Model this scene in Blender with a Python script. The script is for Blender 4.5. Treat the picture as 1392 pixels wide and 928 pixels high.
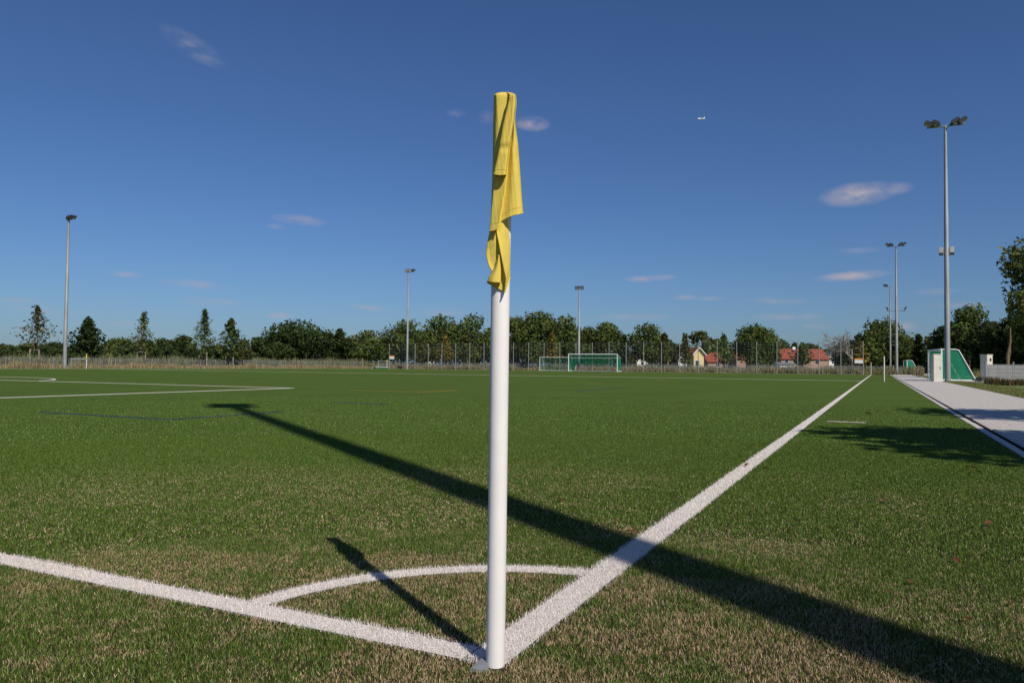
import bpy, math, random
import numpy as np
from mathutils import Vector, Matrix

random.seed(7); rng = np.random.default_rng(7)
sc = bpy.context.scene
for o in list(bpy.data.objects): bpy.data.objects.remove(o)
COL = sc.collection

# ------------------------------------------------------------------ camera
# world: X = along the touchline, Y = along the goal line, Z up, origin = pitch corner (metres)
FPX, W0, H0 = 1022.63, 1392.0, 928.0
CAM = np.array([-1.7515, -0.8749, 0.7822])
_p, _r, _y = 0.0315, 0.0089, 0.4545
_F0 = np.array([math.cos(_y), math.sin(_y), 0]); _R0 = np.array([math.sin(_y), -math.cos(_y), 0]); _U0 = np.array([0, 0, 1.])
FWD = _F0 * math.cos(_p) + _U0 * math.sin(_p); _U = _U0 * math.cos(_p) - _F0 * math.sin(_p)
RGT = _R0 * math.cos(_r) + _U * math.sin(_r); UPV = _U * math.cos(_r) - _R0 * math.sin(_r)
cd = bpy.data.cameras.new('camera'); cam = bpy.data.objects.new('camera', cd); COL.objects.link(cam)
cd.sensor_width = 36; cd.lens = FPX / W0 * 36; cd.clip_start = .05; cd.clip_end = 9000
cam.matrix_world = Matrix(((RGT[0], UPV[0], -FWD[0], CAM[0]), (RGT[1], UPV[1], -FWD[1], CAM[1]), (RGT[2], UPV[2], -FWD[2], CAM[2]), (0, 0, 0, 1)))
sc.camera = cam

# ------------------------------------------------------------------ light
SUN_AZ = np.array([-.585, -.811]); SUN_EL = math.radians(42)
SUND = Vector((SUN_AZ[0] * math.cos(SUN_EL), SUN_AZ[1] * math.cos(SUN_EL), math.sin(SUN_EL))).normalized()
sl = bpy.data.lights.new('sun', 'SUN'); so = bpy.data.objects.new('sun', sl); COL.objects.link(so)
sl.energy = 4.4; sl.angle = math.radians(.53); sl.color = (1, .925, .81)
so.rotation_euler = (-SUND).to_track_quat('-Z', 'Y').to_euler()
world = bpy.data.worlds.new('World'); sc.world = world; world.use_nodes = True
SKY_STRENGTH = .06
sc.view_settings.view_transform = 'Standard'; sc.view_settings.look = 'None'
sc.view_settings.exposure = 0.0; sc.view_settings.gamma = 1

def pix_dir(px, py):
    d = FWD + RGT * ((px - W0 / 2) / FPX) - UPV * ((py - H0 / 2) / FPX)
    return d / np.linalg.norm(d)

def build_world():
    nt = world.node_tree; N = nt.nodes; L = nt.links; N.clear()
    out = N.new('ShaderNodeOutputWorld'); bg = N.new('ShaderNodeBackground'); bg.inputs[1].default_value = SKY_STRENGTH
    sky = N.new('ShaderNodeTexSky'); sky.sky_type = 'NISHITA'; sky.sun_disc = False
    sky.sun_elevation = SUN_EL; sky.sun_rotation = math.atan2(SUN_AZ[0], SUN_AZ[1])
    sky.altitude = 0; sky.air_density = 1.0; sky.dust_density = .6; sky.ozone_density = 2.0
    hs = N.new('ShaderNodeHueSaturation'); hs.inputs['Hue'].default_value = .5; hs.inputs['Saturation'].default_value = 1.0
    gm = N.new('ShaderNodeGamma'); gm.inputs[1].default_value = 1.0
    L.new(sky.outputs[0], hs.inputs['Color'])
    tint = N.new('ShaderNodeMix'); tint.data_type = 'RGBA'; tint.blend_type = 'MULTIPLY'; tint.inputs['Factor'].default_value = 1
    tint.inputs['B'].default_value = (.58, .83, 1.24, 1); L.new(hs.outputs[0], tint.inputs['A']); L.new(tint.outputs['Result'], gm.inputs[0])
    tc = N.new('ShaderNodeTexCoord')
    nz = N.new('ShaderNodeTexNoise'); nz.inputs['Scale'].default_value = 26; nz.inputs['Detail'].default_value = 6; nz.inputs['Roughness'].default_value = .6
    mp = N.new('ShaderNodeMapping'); mp.inputs['Scale'].default_value = (1, 1, 2.2)
    L.new(tc.outputs['Generated'], mp.inputs[0]); L.new(mp.outputs[0], nz.inputs['Vector'])
    # small fair-weather clouds: heading, half width, half height, slope, density
    clouds = [(262, 64, 42, 15, .42, .34), (250, 48, 22, 6, .15, .22), (723, 168, 26, 11, .05, .62), (662, 160, 14, 10, 0, .2), (620, 154, 14, 6, 0, .22),
              (1166, 264, 47, 16, -.04, .85), (1212, 257, 26, 9, 0, .45), (407, 299, 40, 8, .05, .42), (375, 308, 14, 5, 0, .2), (1158, 375, 48, 7, -.05, .75),
              (898, 377, 24, 5, 0, .55), (872, 379, 26, 5, 0, .45), (262, 386, 52, 7, .06, .4), (285, 410, 42, 6, 0, .34), (380, 429, 20, 5, 0, .5),
              (930, 404, 18, 5, 0, .45), (965, 406, 24, 4, 0, .3), (172, 373, 22, 5, 0, .3), (1112, 443, 20, 5, 0, .5), (1060, 431, 40, 5, 0, .35), (1100, 431, 20, 6, 0, .45),
              (1232, 444, 16, 7, 0, .5), (60, 422, 60, 5, .05, .3), (15, 408, 36, 5, 0, .3), (1052, 409, 50, 5, .05, .3), (500, 418, 40, 5, .1, .28), (600, 425, 50, 6, 0, .25),
              (1300, 415, 40, 5, 0, .3), (1340, 445, 40, 8, 0, .3), (1170, 340, 34, 5, 0, .22), (1270, 396, 34, 5, 0, .22), (860, 431, 60, 6, 0, .28), (180, 440, 40, 4, 0, .3)]
    acc = None
    for (px, py, hw, hh, sl_, dens) in clouds:
        c = pix_dir(px, py)
        t = np.cross(c, [0, 0, 1.]); t /= np.linalg.norm(t); n = np.cross(t, c)
        t, n = t * math.cos(sl_) - n * math.sin(sl_), n * math.cos(sl_) + t * math.sin(sl_)
        t = t * FPX / hw; n = n * FPX / hh
        def dot(vec):
            q = N.new('ShaderNodeVectorMath'); q.operation = 'DOT_PRODUCT'; L.new(tc.outputs['Generated'], q.inputs[0]); q.inputs[1].default_value = tuple(vec); return q.outputs['Value']
        def mth(op, a, b=None, clamp=False):
            q = N.new('ShaderNodeMath'); q.operation = op; q.use_clamp = clamp
            for i, v in enumerate((a, b)):
                if v is None: continue
                if isinstance(v, (int, float)): q.inputs[i].default_value = v
                else: L.new(v, q.inputs[i])
            return q.outputs[0]
        a = dot(t); b = dot(n); cc = dot(c)
        r = mth('SQRT', mth('ADD', mth('MULTIPLY', a, a), mth('MULTIPLY', b, b)))
        v = mth('SUBTRACT', 1.0, r)
        front = mth('GREATER_THAN', cc, 0.5)
        v = mth('MULTIPLY', mth('MAXIMUM', v, 0.0), front)
        v = mth('MULTIPLY', v, dens * 1.5)
        acc = v if acc is None else mth('MAXIMUM', acc, v)
    nzr = N.new('ShaderNodeMapRange'); nzr.inputs[1].default_value = .34; nzr.inputs[2].default_value = .68; nzr.inputs[3].default_value = .12; nzr.inputs[4].default_value = 1.25
    L.new(nz.outputs['Fac'], nzr.inputs[0])
    den = N.new('ShaderNodeMath'); den.operation = 'MULTIPLY'; den.use_clamp = True; L.new(acc, den.inputs[0]); L.new(nzr.outputs[0], den.inputs[1])
    mx = N.new('ShaderNodeMix'); mx.data_type = 'RGBA'; L.new(den.outputs[0], mx.inputs['Factor']); L.new(gm.outputs[0], mx.inputs['A'])
    mx.inputs['B'].default_value = (6.6, 6.2, 7.4, 1)
    L.new(mx.outputs['Result'], bg.inputs[0]); L.new(bg.outputs[0], out.inputs[0])
build_world()

# ------------------------------------------------------------------ helpers
def plan(px, depth, z=0.0):
    """ground position of a thing seen at that heading and that far away"""
    x = (px - W0 / 2) / FPX; y = (FWD[2] + RGT[2] * x) / UPV[2]
    q = CAM + (FWD + RGT * x - UPV * y) * depth
    return Vector((q[0], q[1], z))

def elev(px, py, depth):
    x = (px - W0 / 2) / FPX
    return CAM[2] + ((FWD + RGT * x - UPV * ((py - H0 / 2) / FPX)) * depth)[2]

def wm(px, depth): return px * depth / FPX

class MB:
    def __init__(s): s.v = []; s.f = []
    def add(s, vs, fs):
        b = len(s.v); s.v += [tuple(map(float, v)) for v in vs]; s.f += [tuple(b + i for i in f) for f in fs]; return s
    def box(s, cx, cy, cz, sx, sy, sz, rz=0, tilt=None):
        hx, hy, hz = sx / 2, sy / 2, sz / 2; M = Matrix.Rotation(rz, 3, 'Z')
        if tilt is not None: M = tilt
        vs = [Vector((cx, cy, cz)) + M @ Vector(p) for p in [(-hx, -hy, -hz), (hx, -hy, -hz), (hx, hy, -hz), (-hx, hy, -hz), (-hx, -hy, hz), (hx, -hy, hz), (hx, hy, hz), (-hx, hy, hz)]]
        return s.add(vs, [(0, 3, 2, 1), (4, 5, 6, 7), (0, 1, 5, 4), (1, 2, 6, 5), (2, 3, 7, 6), (3, 0, 4, 7)])
    def tube(s, pts, rad, n=8, cap=True):
        pts = [Vector(p) for p in pts]; rad = rad if isinstance(rad, (list, tuple)) else [rad] * len(pts)
        rings = []; up0 = Vector((0, 0, 1))
        for i, p in enumerate(pts):
            d = (pts[min(i + 1, len(pts) - 1)] - pts[max(i - 1, 0)]).normalized()
            ref = up0 if abs(d.z) < .9 else Vector((1, 0, 0))
            a = d.cross(ref).normalized(); b = d.cross(a).normalized()
            rings.append([p + (a * math.cos(2 * math.pi * k / n) + b * math.sin(2 * math.pi * k / n)) * rad[i] for k in range(n)])
        vs = [v for r in rings for v in r]; fs = []
        for i in range(len(pts) - 1):
            for k in range(n):
                fs.append((i * n + k, i * n + (k + 1) % n, (i + 1) * n + (k + 1) % n, (i + 1) * n + k))
        if cap:
            m0 = len(vs); vs = vs + rings[0] + rings[-1]
            fs += [tuple(m0 + k for k in range(n))[::-1], tuple(m0 + n + k for k in range(n))]
        return s.add(vs, fs)
    def ribbon(s, a, b, w, nrm):
        a = Vector(a); b = Vector(b); t = (b - a).cross(Vector(nrm)).normalized() * (w / 2)
        return s.add([a - t, a + t, b + t, b - t], [(0, 1, 2, 3)])
    def build(s, name, mat, parent=None, smooth=False):
        me = bpy.data.meshes.new(name); me.from_pydata(s.v, [], s.f); me.update()
        if mat: me.materials.append(mat)
        if smooth:
            me.polygons.foreach_set('use_smooth', [True] * len(me.polygons))
        o = bpy.data.objects.new(name, me); COL.objects.link(o)
        if parent: o.parent = parent
        return o

def mesh_np(name, verts, quads, mat, parent=None, col=None, smooth=False):
    """verts (n,3), quads (m,k) index array, col (n,3) per vertex"""
    me = bpy.data.meshes.new(name); k = quads.shape[1]
    me.vertices.add(len(verts)); me.vertices.foreach_set('co', verts.astype(np.float32).ravel())
    me.loops.add(quads.size); me.loops.foreach_set('vertex_index', quads.astype(np.int32).ravel())
    me.polygons.add(len(quads)); me.polygons.foreach_set('loop_start', np.arange(0, quads.size, k, dtype=np.int32))
    me.polygons.foreach_set('loop_total', np.full(len(quads), k, np.int32))
    if smooth: me.polygons.foreach_set('use_smooth', np.ones(len(quads), bool))
    me.update(calc_edges=True)
    if col is not None:
        at = me.attributes.new('col', 'FLOAT_COLOR', 'POINT')
        c4 = np.ones((len(verts), 4), np.float32); c4[:, :3] = col; at.data.foreach_set('color', c4.ravel())
    me.materials.append(mat)
    o = bpy.data.objects.new(name, me); COL.objects.link(o)
    if parent: o.parent = parent
    return o

def tag(o, label=None, cat=None, group=None, kind=None):
    if label: o['label'] = label
    if cat: o['category'] = cat
    if group: o['group'] = group
    if kind: o['kind'] = kind
    return o

def thing(name, loc, label, cat, group=None, rz=0):
    o = bpy.data.objects.new(name, None); COL.objects.link(o); o.location = loc; o.rotation_euler = (0, 0, rz); o.empty_display_size = .1
    return tag(o, label, cat, group)

def material(name, col, rough=.7, var=.15, scale=6, metal=0, bump=0, bscale=60, attr=False, trans=0, col2=None, spec=.3, stretch=None, coords='Object'):
    m = bpy.data.materials.new(name); m.use_nodes = True; nt = m.node_tree; N = nt.nodes; L = nt.links
    b = N['Principled BSDF']; b.inputs['Roughness'].default_value = rough; b.inputs['Metallic'].default_value = metal
    b.inputs['Specular IOR Level'].default_value = spec
    tc = N.new('ShaderNodeTexCoord'); mp = N.new('ShaderNodeMapping'); L.new(tc.outputs[coords], mp.inputs[0])
    if stretch: mp.inputs['Scale'].default_value = stretch
    nz = N.new('ShaderNodeTexNoise'); nz.inputs['Scale'].default_value = scale; nz.inputs['Detail'].default_value = 5; L.new(mp.outputs[0], nz.inputs['Vector'])
    c2 = col2 or tuple(c * (1 - var * 1.4) for c in col); c1 = col if col2 else tuple(min(1, c * (1 + var * .6)) for c in col)
    rp = N.new('ShaderNodeValToRGB'); rp.color_ramp.elements[0].position = .32; rp.color_ramp.elements[1].position = .68
    rp.color_ramp.elements[0].color = (*c2, 1); rp.color_ramp.elements[1].color = (*c1, 1)
    L.new(nz.outputs['Fac'], rp.inputs[0]); colout = rp.outputs[0]
    if attr:
        a = N.new('ShaderNodeAttribute'); a.attribute_name = 'col'; colout = a.outputs['Color']
    L.new(colout, b.inputs['Base Color'])
    if bump:
        n2 = N.new('ShaderNodeTexNoise'); n2.inputs['Scale'].default_value = bscale; n2.inputs['Detail'].default_value = 4; L.new(mp.outputs[0], n2.inputs['Vector'])
        bp = N.new('ShaderNodeBump'); bp.inputs['Strength'].default_value = bump; bp.inputs['Distance'].default_value = .02
        L.new(n2.outputs['Fac'], bp.inputs['Height']); L.new(bp.outputs[0], b.inputs['Normal'])
    if trans:
        t = N.new('ShaderNodeBsdfTranslucent'); L.new(colout, t.inputs[0]); mx = N.new('ShaderNodeMixShader'); mx.inputs[0].default_value = trans
        L.new(b.outputs[0], mx.inputs[1]); L.new(t.outputs[0], mx.inputs[2]); L.new(mx.outputs[0], N['Material Output'].inputs[0])
    return m

M = {}
M['galv'] = material('galvanised steel', (.31, .32, .325), .6, .18, 3, metal=.3, stretch=(1, 1, .15))
M['white_paint'] = material('white plastic pole', (.82, .785, .755), .38, .03, 9, spec=.45, bump=.03, bscale=25)
M['alu'] = material('white aluminium', (.72, .72, .71), .4, .06, 5)
M['darkmetal'] = material('dark lamp housing', (.05, .055, .06), .5, .2, 5, metal=.2)
M['lampglass'] = material('lamp glass', (.30, .32, .34), .12, .1, 3, spec=.6)
M['cabinet'] = material('beige cabinet', (.62, .58, .50), .6, .08, 3)
M['black'] = material('black rubber', (.015, .015, .016), .6, .2, 10)
M['wood'] = material('weathered wood', (.40, .33, .26), .85, .3, 12, stretch=(1, 1, .2))
M['bark'] = material('bark', (.10, .075, .055), .9, .35, 5, bump=.4, bscale=14)
M['leaf'] = material('foliage', (.06, .1, .03), .75, attr=True, trans=.22, spec=.1)
M['blade'] = material('turf fibre', (.06, .1, .03), .5, attr=True, trans=.08, spec=.18)
M['drystalk'] = material('stalks', (.3, .25, .15), .8, attr=True, trans=.2, spec=.1)
M['net'] = material('green net cord', (.02, .30, .16), .7, .1, 3, trans=.25)
M['roof'] = material('red roof tiles', (.27, .070, .042), .85, .3, 2.5, bump=.4, bscale=9)
M['brickwall'] = material('brown brick wall', (.36, .24, .19), .85, .2, 4)
M['whitewall'] = material('white render', (.72, .71, .68), .85, .06, 2)
M['yellowwall'] = material('yellow render', (.66, .52, .27), .85, .08, 2)
M['greyslate'] = material('grey slate', (.18, .19, .21), .7, .2, 3)
M['window'] = material('dark window glass', (.03, .035, .045), .1, .1, 2, spec=.6)
M['signorange'] = material('orange sign print', (.75, .28, .05), .5, .05, 3)
M['signwhite'] = material('white sign plate', (.8, .8, .78), .5, .04, 3)
M['strip'] = material('grey privacy strip', (.52, .50, .48), .6, .25, 2.2, col2=(.38, .355, .335))

# ------------------------------------------------------------------ ground, turf, path
def sheet(name, x0, y0, x1, y1, z, mat, kind='structure', label=None):
    mb = MB().add([(x0, y0, z), (x1, y0, z), (x1, y1, z), (x0, y1, z)], [(0, 1, 2, 3)])
    o = mb.build(name, mat); return tag(o, label, None, None, kind)

M['meadow'] = material('dry meadow', (.17, .16, .055), .95, .3, .35, col2=(.10, .13, .035), bump=.5, bscale=5)
M['verge'] = material('rough lawn', (.15, .17, .045), .95, .3, 3.5, col2=(.08, .125, .03), bump=.8, bscale=40)
tag(sheet('ground', -2500, -2500, 4500, 4500, -.05, M['meadow']), 'dry meadow ground reaching to the trees', 'ground')
LP, WP = 99.4, 71.58
TX0, TX1, TY0, TY1 = -14, 103.2, -2.02, 77.4

def turf_material():
    m = bpy.data.materials.new('artificial turf'); m.use_nodes = True; nt = m.node_tree; N = nt.nodes; L = nt.links
    b = N['Principled BSDF']; b.inputs['Roughness'].default_value = 1.0; b.inputs['Specular IOR Level'].default_value = 0.0
    tc = N.new('ShaderNodeTexCoord')
    def noise(scale, det=4, st=None):
        mp = N.new('ShaderNodeMapping'); L.new(tc.outputs['Object'], mp.inputs[0])
        if st: mp.inputs['Scale'].default_value = st
        n = N.new('ShaderNodeTexNoise'); n.inputs['Scale'].default_value = scale; n.inputs['Detail'].default_value = det; L.new(mp.outputs[0], n.inputs['Vector']); return n.outputs['Fac']
    def ramp(f, p0, c0, p1, c1):
        r = N.new('ShaderNodeValToRGB'); r.color_ramp.elements[0].position = p0; r.color_ramp.elements[1].position = p1
        r.color_ramp.elements[0].color = (*c0, 1); r.color_ramp.elements[1].color = (*c1, 1); L.new(f, r.inputs[0]); return r.outputs[0]
    def mix(f, a, bb):
        q = N.new('ShaderNodeMix'); q.data_type = 'RGBA'
        (L.new(f, q.inputs['Factor']) if not isinstance(f, float) else setattr(q.inputs['Factor'], 'default_value', f))
        L.new(a, q.inputs['A']); L.new(bb, q.inputs['B']); return q.outputs['Result']
    fine = ramp(noise(160, 3), .3, TURF_D, .7, TURF_L)
    mid = ramp(noise(.5, 5), .35, tuple(c * .86 for c in TURF_M), .65, tuple(c * 1.1 for c in TURF_M))
    c = mix(.5, fine, mid)
    # dark rubber and sand infill lies between the fibres wherever these are built one by one
    dv = N.new('ShaderNodeVectorMath'); dv.operation = 'DISTANCE'; L.new(tc.outputs['Object'], dv.inputs[0]); dv.inputs[1].default_value = (CAM[0], CAM[1], 0)
    mr = N.new('ShaderNodeMapRange'); mr.inputs[1].default_value = 2.5; mr.inputs[2].default_value = 9.0; L.new(dv.outputs['Value'], mr.inputs[0])
    inf = ramp(noise(300, 2), .3, (.020, .022, .008), .7, (.052, .050, .024))
    c = mix(mr.outputs[0], inf, c)
    L.new(c, b.inputs['Base Color'])
    bp = N.new('ShaderNodeBump'); bp.inputs['Strength'].default_value = .5; bp.inputs['Distance'].default_value = .02
    L.new(noise(110, 3), bp.inputs['Height']); L.new(bp.outputs[0], b.inputs['Normal'])
    return m
TURF_D, TURF_L, TURF_M = (.040, .070, .015), (.114, .170, .044), (.075, .120, .029)
M['turf'] = turf_material()
tag(sheet('turf_pitch', TX0, TY0, TX1, TY1, 0, M['turf']), 'green artificial turf football pitch', 'pitch')

# --- markings: each one a flat sheet, with standing fibres of its colour near the camera
M['linewhite'] = material('white turf fibre', (.70, .645, .605), .8, .08, 90, bump=.5, bscale=140)
M['lineblue'] = material('blue turf fibre', (.014, .026, .11), .8, .1, 60)
M['lineyellow'] = material('yellow turf fibre', (.52, .31, .02), .8, .1, 60)
R_IN, R1, R2, R3 = 1.0, 3.6, 8.5, 19.0
CX, CY = CAM[0], CAM[1]; YAW = _y

def vnoise(x, y, s, seed):
    r = np.random.default_rng(seed); g = r.random((64, 64)); xi = x / s; yi = y / s
    x0 = np.floor(xi).astype(int); y0 = np.floor(yi).astype(int); fx = xi - x0; fy = yi - y0
    fx = fx * fx * (3 - 2 * fx); fy = fy * fy * (3 - 2 * fy)
    a = g[x0 % 64, y0 % 64]; b = g[(x0 + 1) % 64, y0 % 64]; c = g[x0 % 64, (y0 + 1) % 64]; d = g[(x0 + 1) % 64, (y0 + 1) % 64]
    return (a * (1 - fx) + b * fx) * (1 - fy) + (c * (1 - fx) + d * fx) * fy

def make_blades(x, y, h, w, col, lean=.5, tri=False):
    n = len(x); th = rng.random(n) * 2 * np.pi; dx, dy = np.cos(th), np.sin(th)
    la = rng.random(n) * 2 * np.pi; lm = h * lean * rng.random(n)
    v = np.zeros((n, 4, 3)); hw = w / 2
    v[:, 0] = np.stack([x - dx * hw, y - dy * hw, np.zeros(n)], 1); v[:, 1] = np.stack([x + dx * hw, y + dy * hw, np.zeros(n)], 1)
    tx, ty = x + np.cos(la) * lm, y + np.sin(la) * lm
    v[:, 2] = np.stack([tx + dx * hw * .35, ty + dy * hw * .35, h], 1); v[:, 3] = np.stack([tx - dx * hw * .35, ty - dy * hw * .35, h], 1)
    if tri:
        v[:, 2] = (v[:, 2] + v[:, 3]) / 2; v = v[:, :3]
        return v.reshape(-1, 3), np.arange(3 * n).reshape(-1, 3), np.repeat(col, 3, 0)
    q = np.arange(4 * n).reshape(-1, 4); q = np.concatenate([q[:, [0, 1, 2]], q[:, [0, 2, 3]]])
    return v.reshape(-1, 3), q, np.repeat(col, 4, 0)

def sample_wedge(r0, r1, dens):
    half = math.radians(45); area = half * (r1 * r1 - r0 * r0); n = int(area * dens)
    r = np.sqrt(rng.random(n) * (r1 * r1 - r0 * r0) + r0 * r0); a = YAW + (rng.random(n) * 2 - 1) * half
    return CX + r * np.cos(a), CY + r * np.sin(a), r

D0 = float((np.array([0, 0, .78]) - CAM) @ FWD)      # distance of the near flag pole from where the photo was taken
POLE_XY = (CAM + (FWD + RGT * ((673.4 - W0 / 2) / FPX) - UPV * ((905 - H0 / 2) / FPX)) * D0)[:2]
LW, GW = .125, .11
CORNER_GAP = .03
def in_touch(x, y): return (y > 0) & (y < LW) & (x > CORNER_GAP)
def in_goal(x, y): return (x > 0) & (x < GW) & (y > CORNER_GAP)
def in_arc(x, y):
    r = np.hypot(x, y); return (r < 1.0) & (r > .90) & (x > GW) & (y > LW)
def in_mark(x, y): return (x > 10.16) & (x < 10.26) & (y < -.18) & (y > -.70)
BLUE_SEG = [((5.42, 10.6), (5.42, 7.78)), ((5.42, 7.78), (7.55, 7.78)), ((10.33, 9.0), (10.3, 7.7))]
def in_blue(x, y):
    r = np.zeros(len(x), bool)
    for (a, b), (c, d) in BLUE_SEG:
        r |= (x > min(a, c) - .045) & (x < max(a, c) + .045) & (y > min(b, d) - .045) & (y < max(b, d) + .045)
    return r

PILES = {k: [] for k in ('turf', 'touch', 'goal', 'arc', 'mark', 'blue')}
def turf_cols(x, y, r):
    n = len(x)
    patch = .40 * vnoise(x + 40, y + 40, .55, 1) + .32 * vnoise(x + 40, y + 40, .16, 2) + .28 * vnoise(x + 40, y + 40, .035, 4)
    big = vnoise(x + 90, y + 90, 1.7, 3)
    tanp = np.clip((patch - .45) * 2.5 + (big - .5) * .9 + .40, .14, .82) * np.clip(1.08 - (r - 1.8) / 4.6, .06, 1.0)
    u = rng.random(n); tan = u < tanp
    g = rng.random((n, 1)); shade = .75 + .5 * rng.random((n, 1))
    green = (np.array([.034, .078, .006]) * (1 - g) + np.array([.135, .205, .032]) * g) * shade
    lite = rng.random(n) < np.clip(.08 - (r - 3) * .012, .015, .08)
    green[lite] = np.array([.24, .29, .12])  # scattered pale fibres: sunlight glints on the pile put into the colour
    t = rng.random((n, 1)); tn = (np.array([.22, .145, .066]) * (1 - t) + np.array([.64, .49, .30]) * t) * shade
    return np.where(tan[:, None], tn, green), tan

for (r0, r1, dens, h0, w0) in ((R_IN, R1, 46000, .0132, .00175), (R1, R2, 18500, .0138, .0038), (R2, R3, 2200, .0125, .0085)):
    x, y, r = sample_wedge(r0, r1, dens)
    ok = (y > TY0 + .01) & ((np.hypot(x - POLE_XY[0], y - POLE_XY[1]) > .0265)) & (rng.random(len(x)) > np.clip((r - 9) / 10, 0, 1) * .97); x, y, r = x[ok], y[ok], r[ok]
    jx = x + rng.normal(0, .004, len(x)); jy = y + rng.normal(0, .004, len(x))
    mt, mg, ma, mm, mbl = in_touch(jx, jy), in_goal(jx, jy), in_arc(jx, jy), in_mark(jx, jy), in_blue(jx, jy)
    mg &= ~mt; white = mt | mg | ma | mm
    cols, tan = turf_cols(x, y, r)
    sh = rng.random((len(x), 1)); wc = np.array([.60, .55, .51]) * (1 - sh) + np.array([.82, .765, .72]) * sh
    dirt = rng.random(len(x)) < .03 + .16 * np.clip(vnoise(x + 5, y + 5, .12, 8) - .45, 0, 1); wc[dirt] = np.array([.42, .33, .25])
    cols = np.where(white[:, None], wc, cols); cols = np.where(mbl[:, None], np.array([.014, .026, .11]) * (0.7 + .6 * sh), cols)
    hh = h0 * (.55 + .65 * rng.random(len(x))) * np.where(tan & ~white, .72, 1.0) * np.where(white, 1.05, 1.0)
    hh *= .85 + .3 * vnoise(x + 20, y + 20, .3, 5)
    ww = w0 * (.7 + .6 * rng.random(len(x)))
    for key, msk in (('touch', mt), ('goal', mg), ('arc', ma), ('mark', mm), ('blue', mbl & ~white), ('turf', ~white & ~mbl)):
        if msk.any(): PILES[key].append(make_blades(x[msk], y[msk], hh[msk], ww[msk], cols[msk], .85, r0 > R_IN))

def pile(name, key, parent=None):
    if not PILES[key]: return None
    vs, qs, cs, b = [], [], [], 0
    for v, q, c in PILES[key]: vs.append(v); qs.append(q + b); cs.append(c); b += len(v)
    return mesh_np(name, np.concatenate(vs), np.concatenate(qs), M['blade'], parent, np.concatenate(cs))
tag(pile('turf_fibres', 'turf'), 'short green and straw coloured turf fibres', 'turf', kind='stuff')

def marking(name, polys, mat, label, key=None, z=.004, raised=0):
    mb = MB()
    for k, poly in enumerate(polys):
        if raised:      # fibres stand a little proud of the worn green ones
            m_ = len(poly); mb.add([(x, y, .001) for x, y in poly] + [(x, y, raised) for x, y in poly], [tuple(range(m_, 2 * m_))] + [(i, (i + 1) % m_, m_ + (i + 1) % m_, m_ + i) for i in range(m_)]); continue
        mb.add([(x, y, z) for x, y in poly], [tuple(range(len(poly)))])
    o = mb.build(name, mat); tag(o, label, 'line', None, 'structure')
    if key:
        c = pile('fibres', key, o)
        if c: c['kind'] = 'stuff'
    return o
def rect(x0, y0, x1, y1): return [(x0, y0), (x1, y0), (x1, y1), (x0, y1)]
def seg(a, b, w):
    a = Vector(a); b = Vector(b); d = (b - a).normalized(); n = Vector((-d.y, d.x)) * w / 2
    return [tuple(a - n), tuple(b - n), tuple(b + n), tuple(a + n)]
def arcq(cx, cy, r0, r1, a0, a1, n):
    q = []
    for i in range(n):
        t0 = a0 + (a1 - a0) * i / n; t1 = a0 + (a1 - a0) * (i + 1) / n
        q.append([(cx + r0 * math.cos(t0), cy + r0 * math.sin(t0)), (cx + r1 * math.cos(t0), cy + r1 * math.sin(t0)), (cx + r1 * math.cos(t1), cy + r1 * math.sin(t1)), (cx + r0 * math.cos(t1), cy + r0 * math.sin(t1))])
    return q
marking('touchline', [rect(CORNER_GAP, .007, LP, LW - .007)], M['linewhite'], 'white touchline running from the corner flag to the far corner', 'touch')
marking('goal_line', [rect(.007, LW, GW - .007, WP)], M['linewhite'], 'white goal line running left from the corner flag', 'goal')
marking('corner_arc', arcq(0, 0, .907, .993, math.radians(7.2), math.radians(83.6), 24), M['linewhite'], 'white quarter circle arc at the corner flag', 'arc')
marking('corner_distance_mark', [rect(10.16, -.70, 10.26, -.18)], M['linewhite'], 'short white mark outside the touchline', 'mark')
PB = (WP - 40.32) / 2
marking('penalty_area_line', [rect(.11, PB, 16.5, PB + .12), rect(16.38, PB + .12, 16.5, WP - PB - .12), rect(.11, WP - PB - .12, 16.5, WP - PB)], M['linewhite'], 'white line round the penalty area at left', raised=.008)
ca = math.acos(5.5 / 9.15)
marking('penalty_arc', arcq(11, WP / 2, 9.03, 9.15, -ca, ca, 28), M['linewhite'], 'white curved line outside the penalty area', raised=.008)
marking('halfway_line', [rect(LP / 2 - .06, LW, LP / 2 + .06, WP)], M['linewhite'], 'white halfway line across the pitch', raised=.009)
marking('far_goal_line', [rect(LP - .12, LW, LP, WP)], M['linewhite'], 'white goal line at the far end', raised=.008)
marking('far_touchline', [rect(0, WP, LP, WP + .12)], M['linewhite'], 'white touchline on the far side', raised=.006)
marking('blue_line', [seg(a, b, .09) for a, b in BLUE_SEG[:2]], M['lineblue'], 'blue corner line of a small pitch near the mast shadow', 'blue')
for (a, b), lab in (((BLUE_SEG[2]), 'short blue dash beyond the mast shadow'), (((20.0, 7.53), (24.7, 7.40)), 'blue dash right of the flag pole'), (((10.8, 18.78), (11.6, 18.74)), 'faint blue dash beside the penalty area'), (((36, 8.0), (38.6, 8.0)), 'faint blue dash in the middle distance')):
    marking('blue_line', [seg(a, b, .10)], M['lineblue'], lab)
marking('yellow_line', [seg((16.3, 13.3), (16.2, 10.75), .09), seg((16.2, 10.75), (18.2, 10.72), .09)], M['lineyellow'], 'yellow corner line of a small pitch left of the flag pole')
for (a, b), lab in ((((28.93, 22.8), (29.58, 22.3)), 'short yellow dash far left of the flag pole'), (((29.2, 10.67), (31.2, 10.6)), 'short yellow dash right of the flag pole'), (((41, 10.7), (43, 10.7)), 'faint yellow dash near the halfway line')):
    marking('yellow_line', [seg(a, b, .09)], M['lineyellow'], lab)

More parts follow.
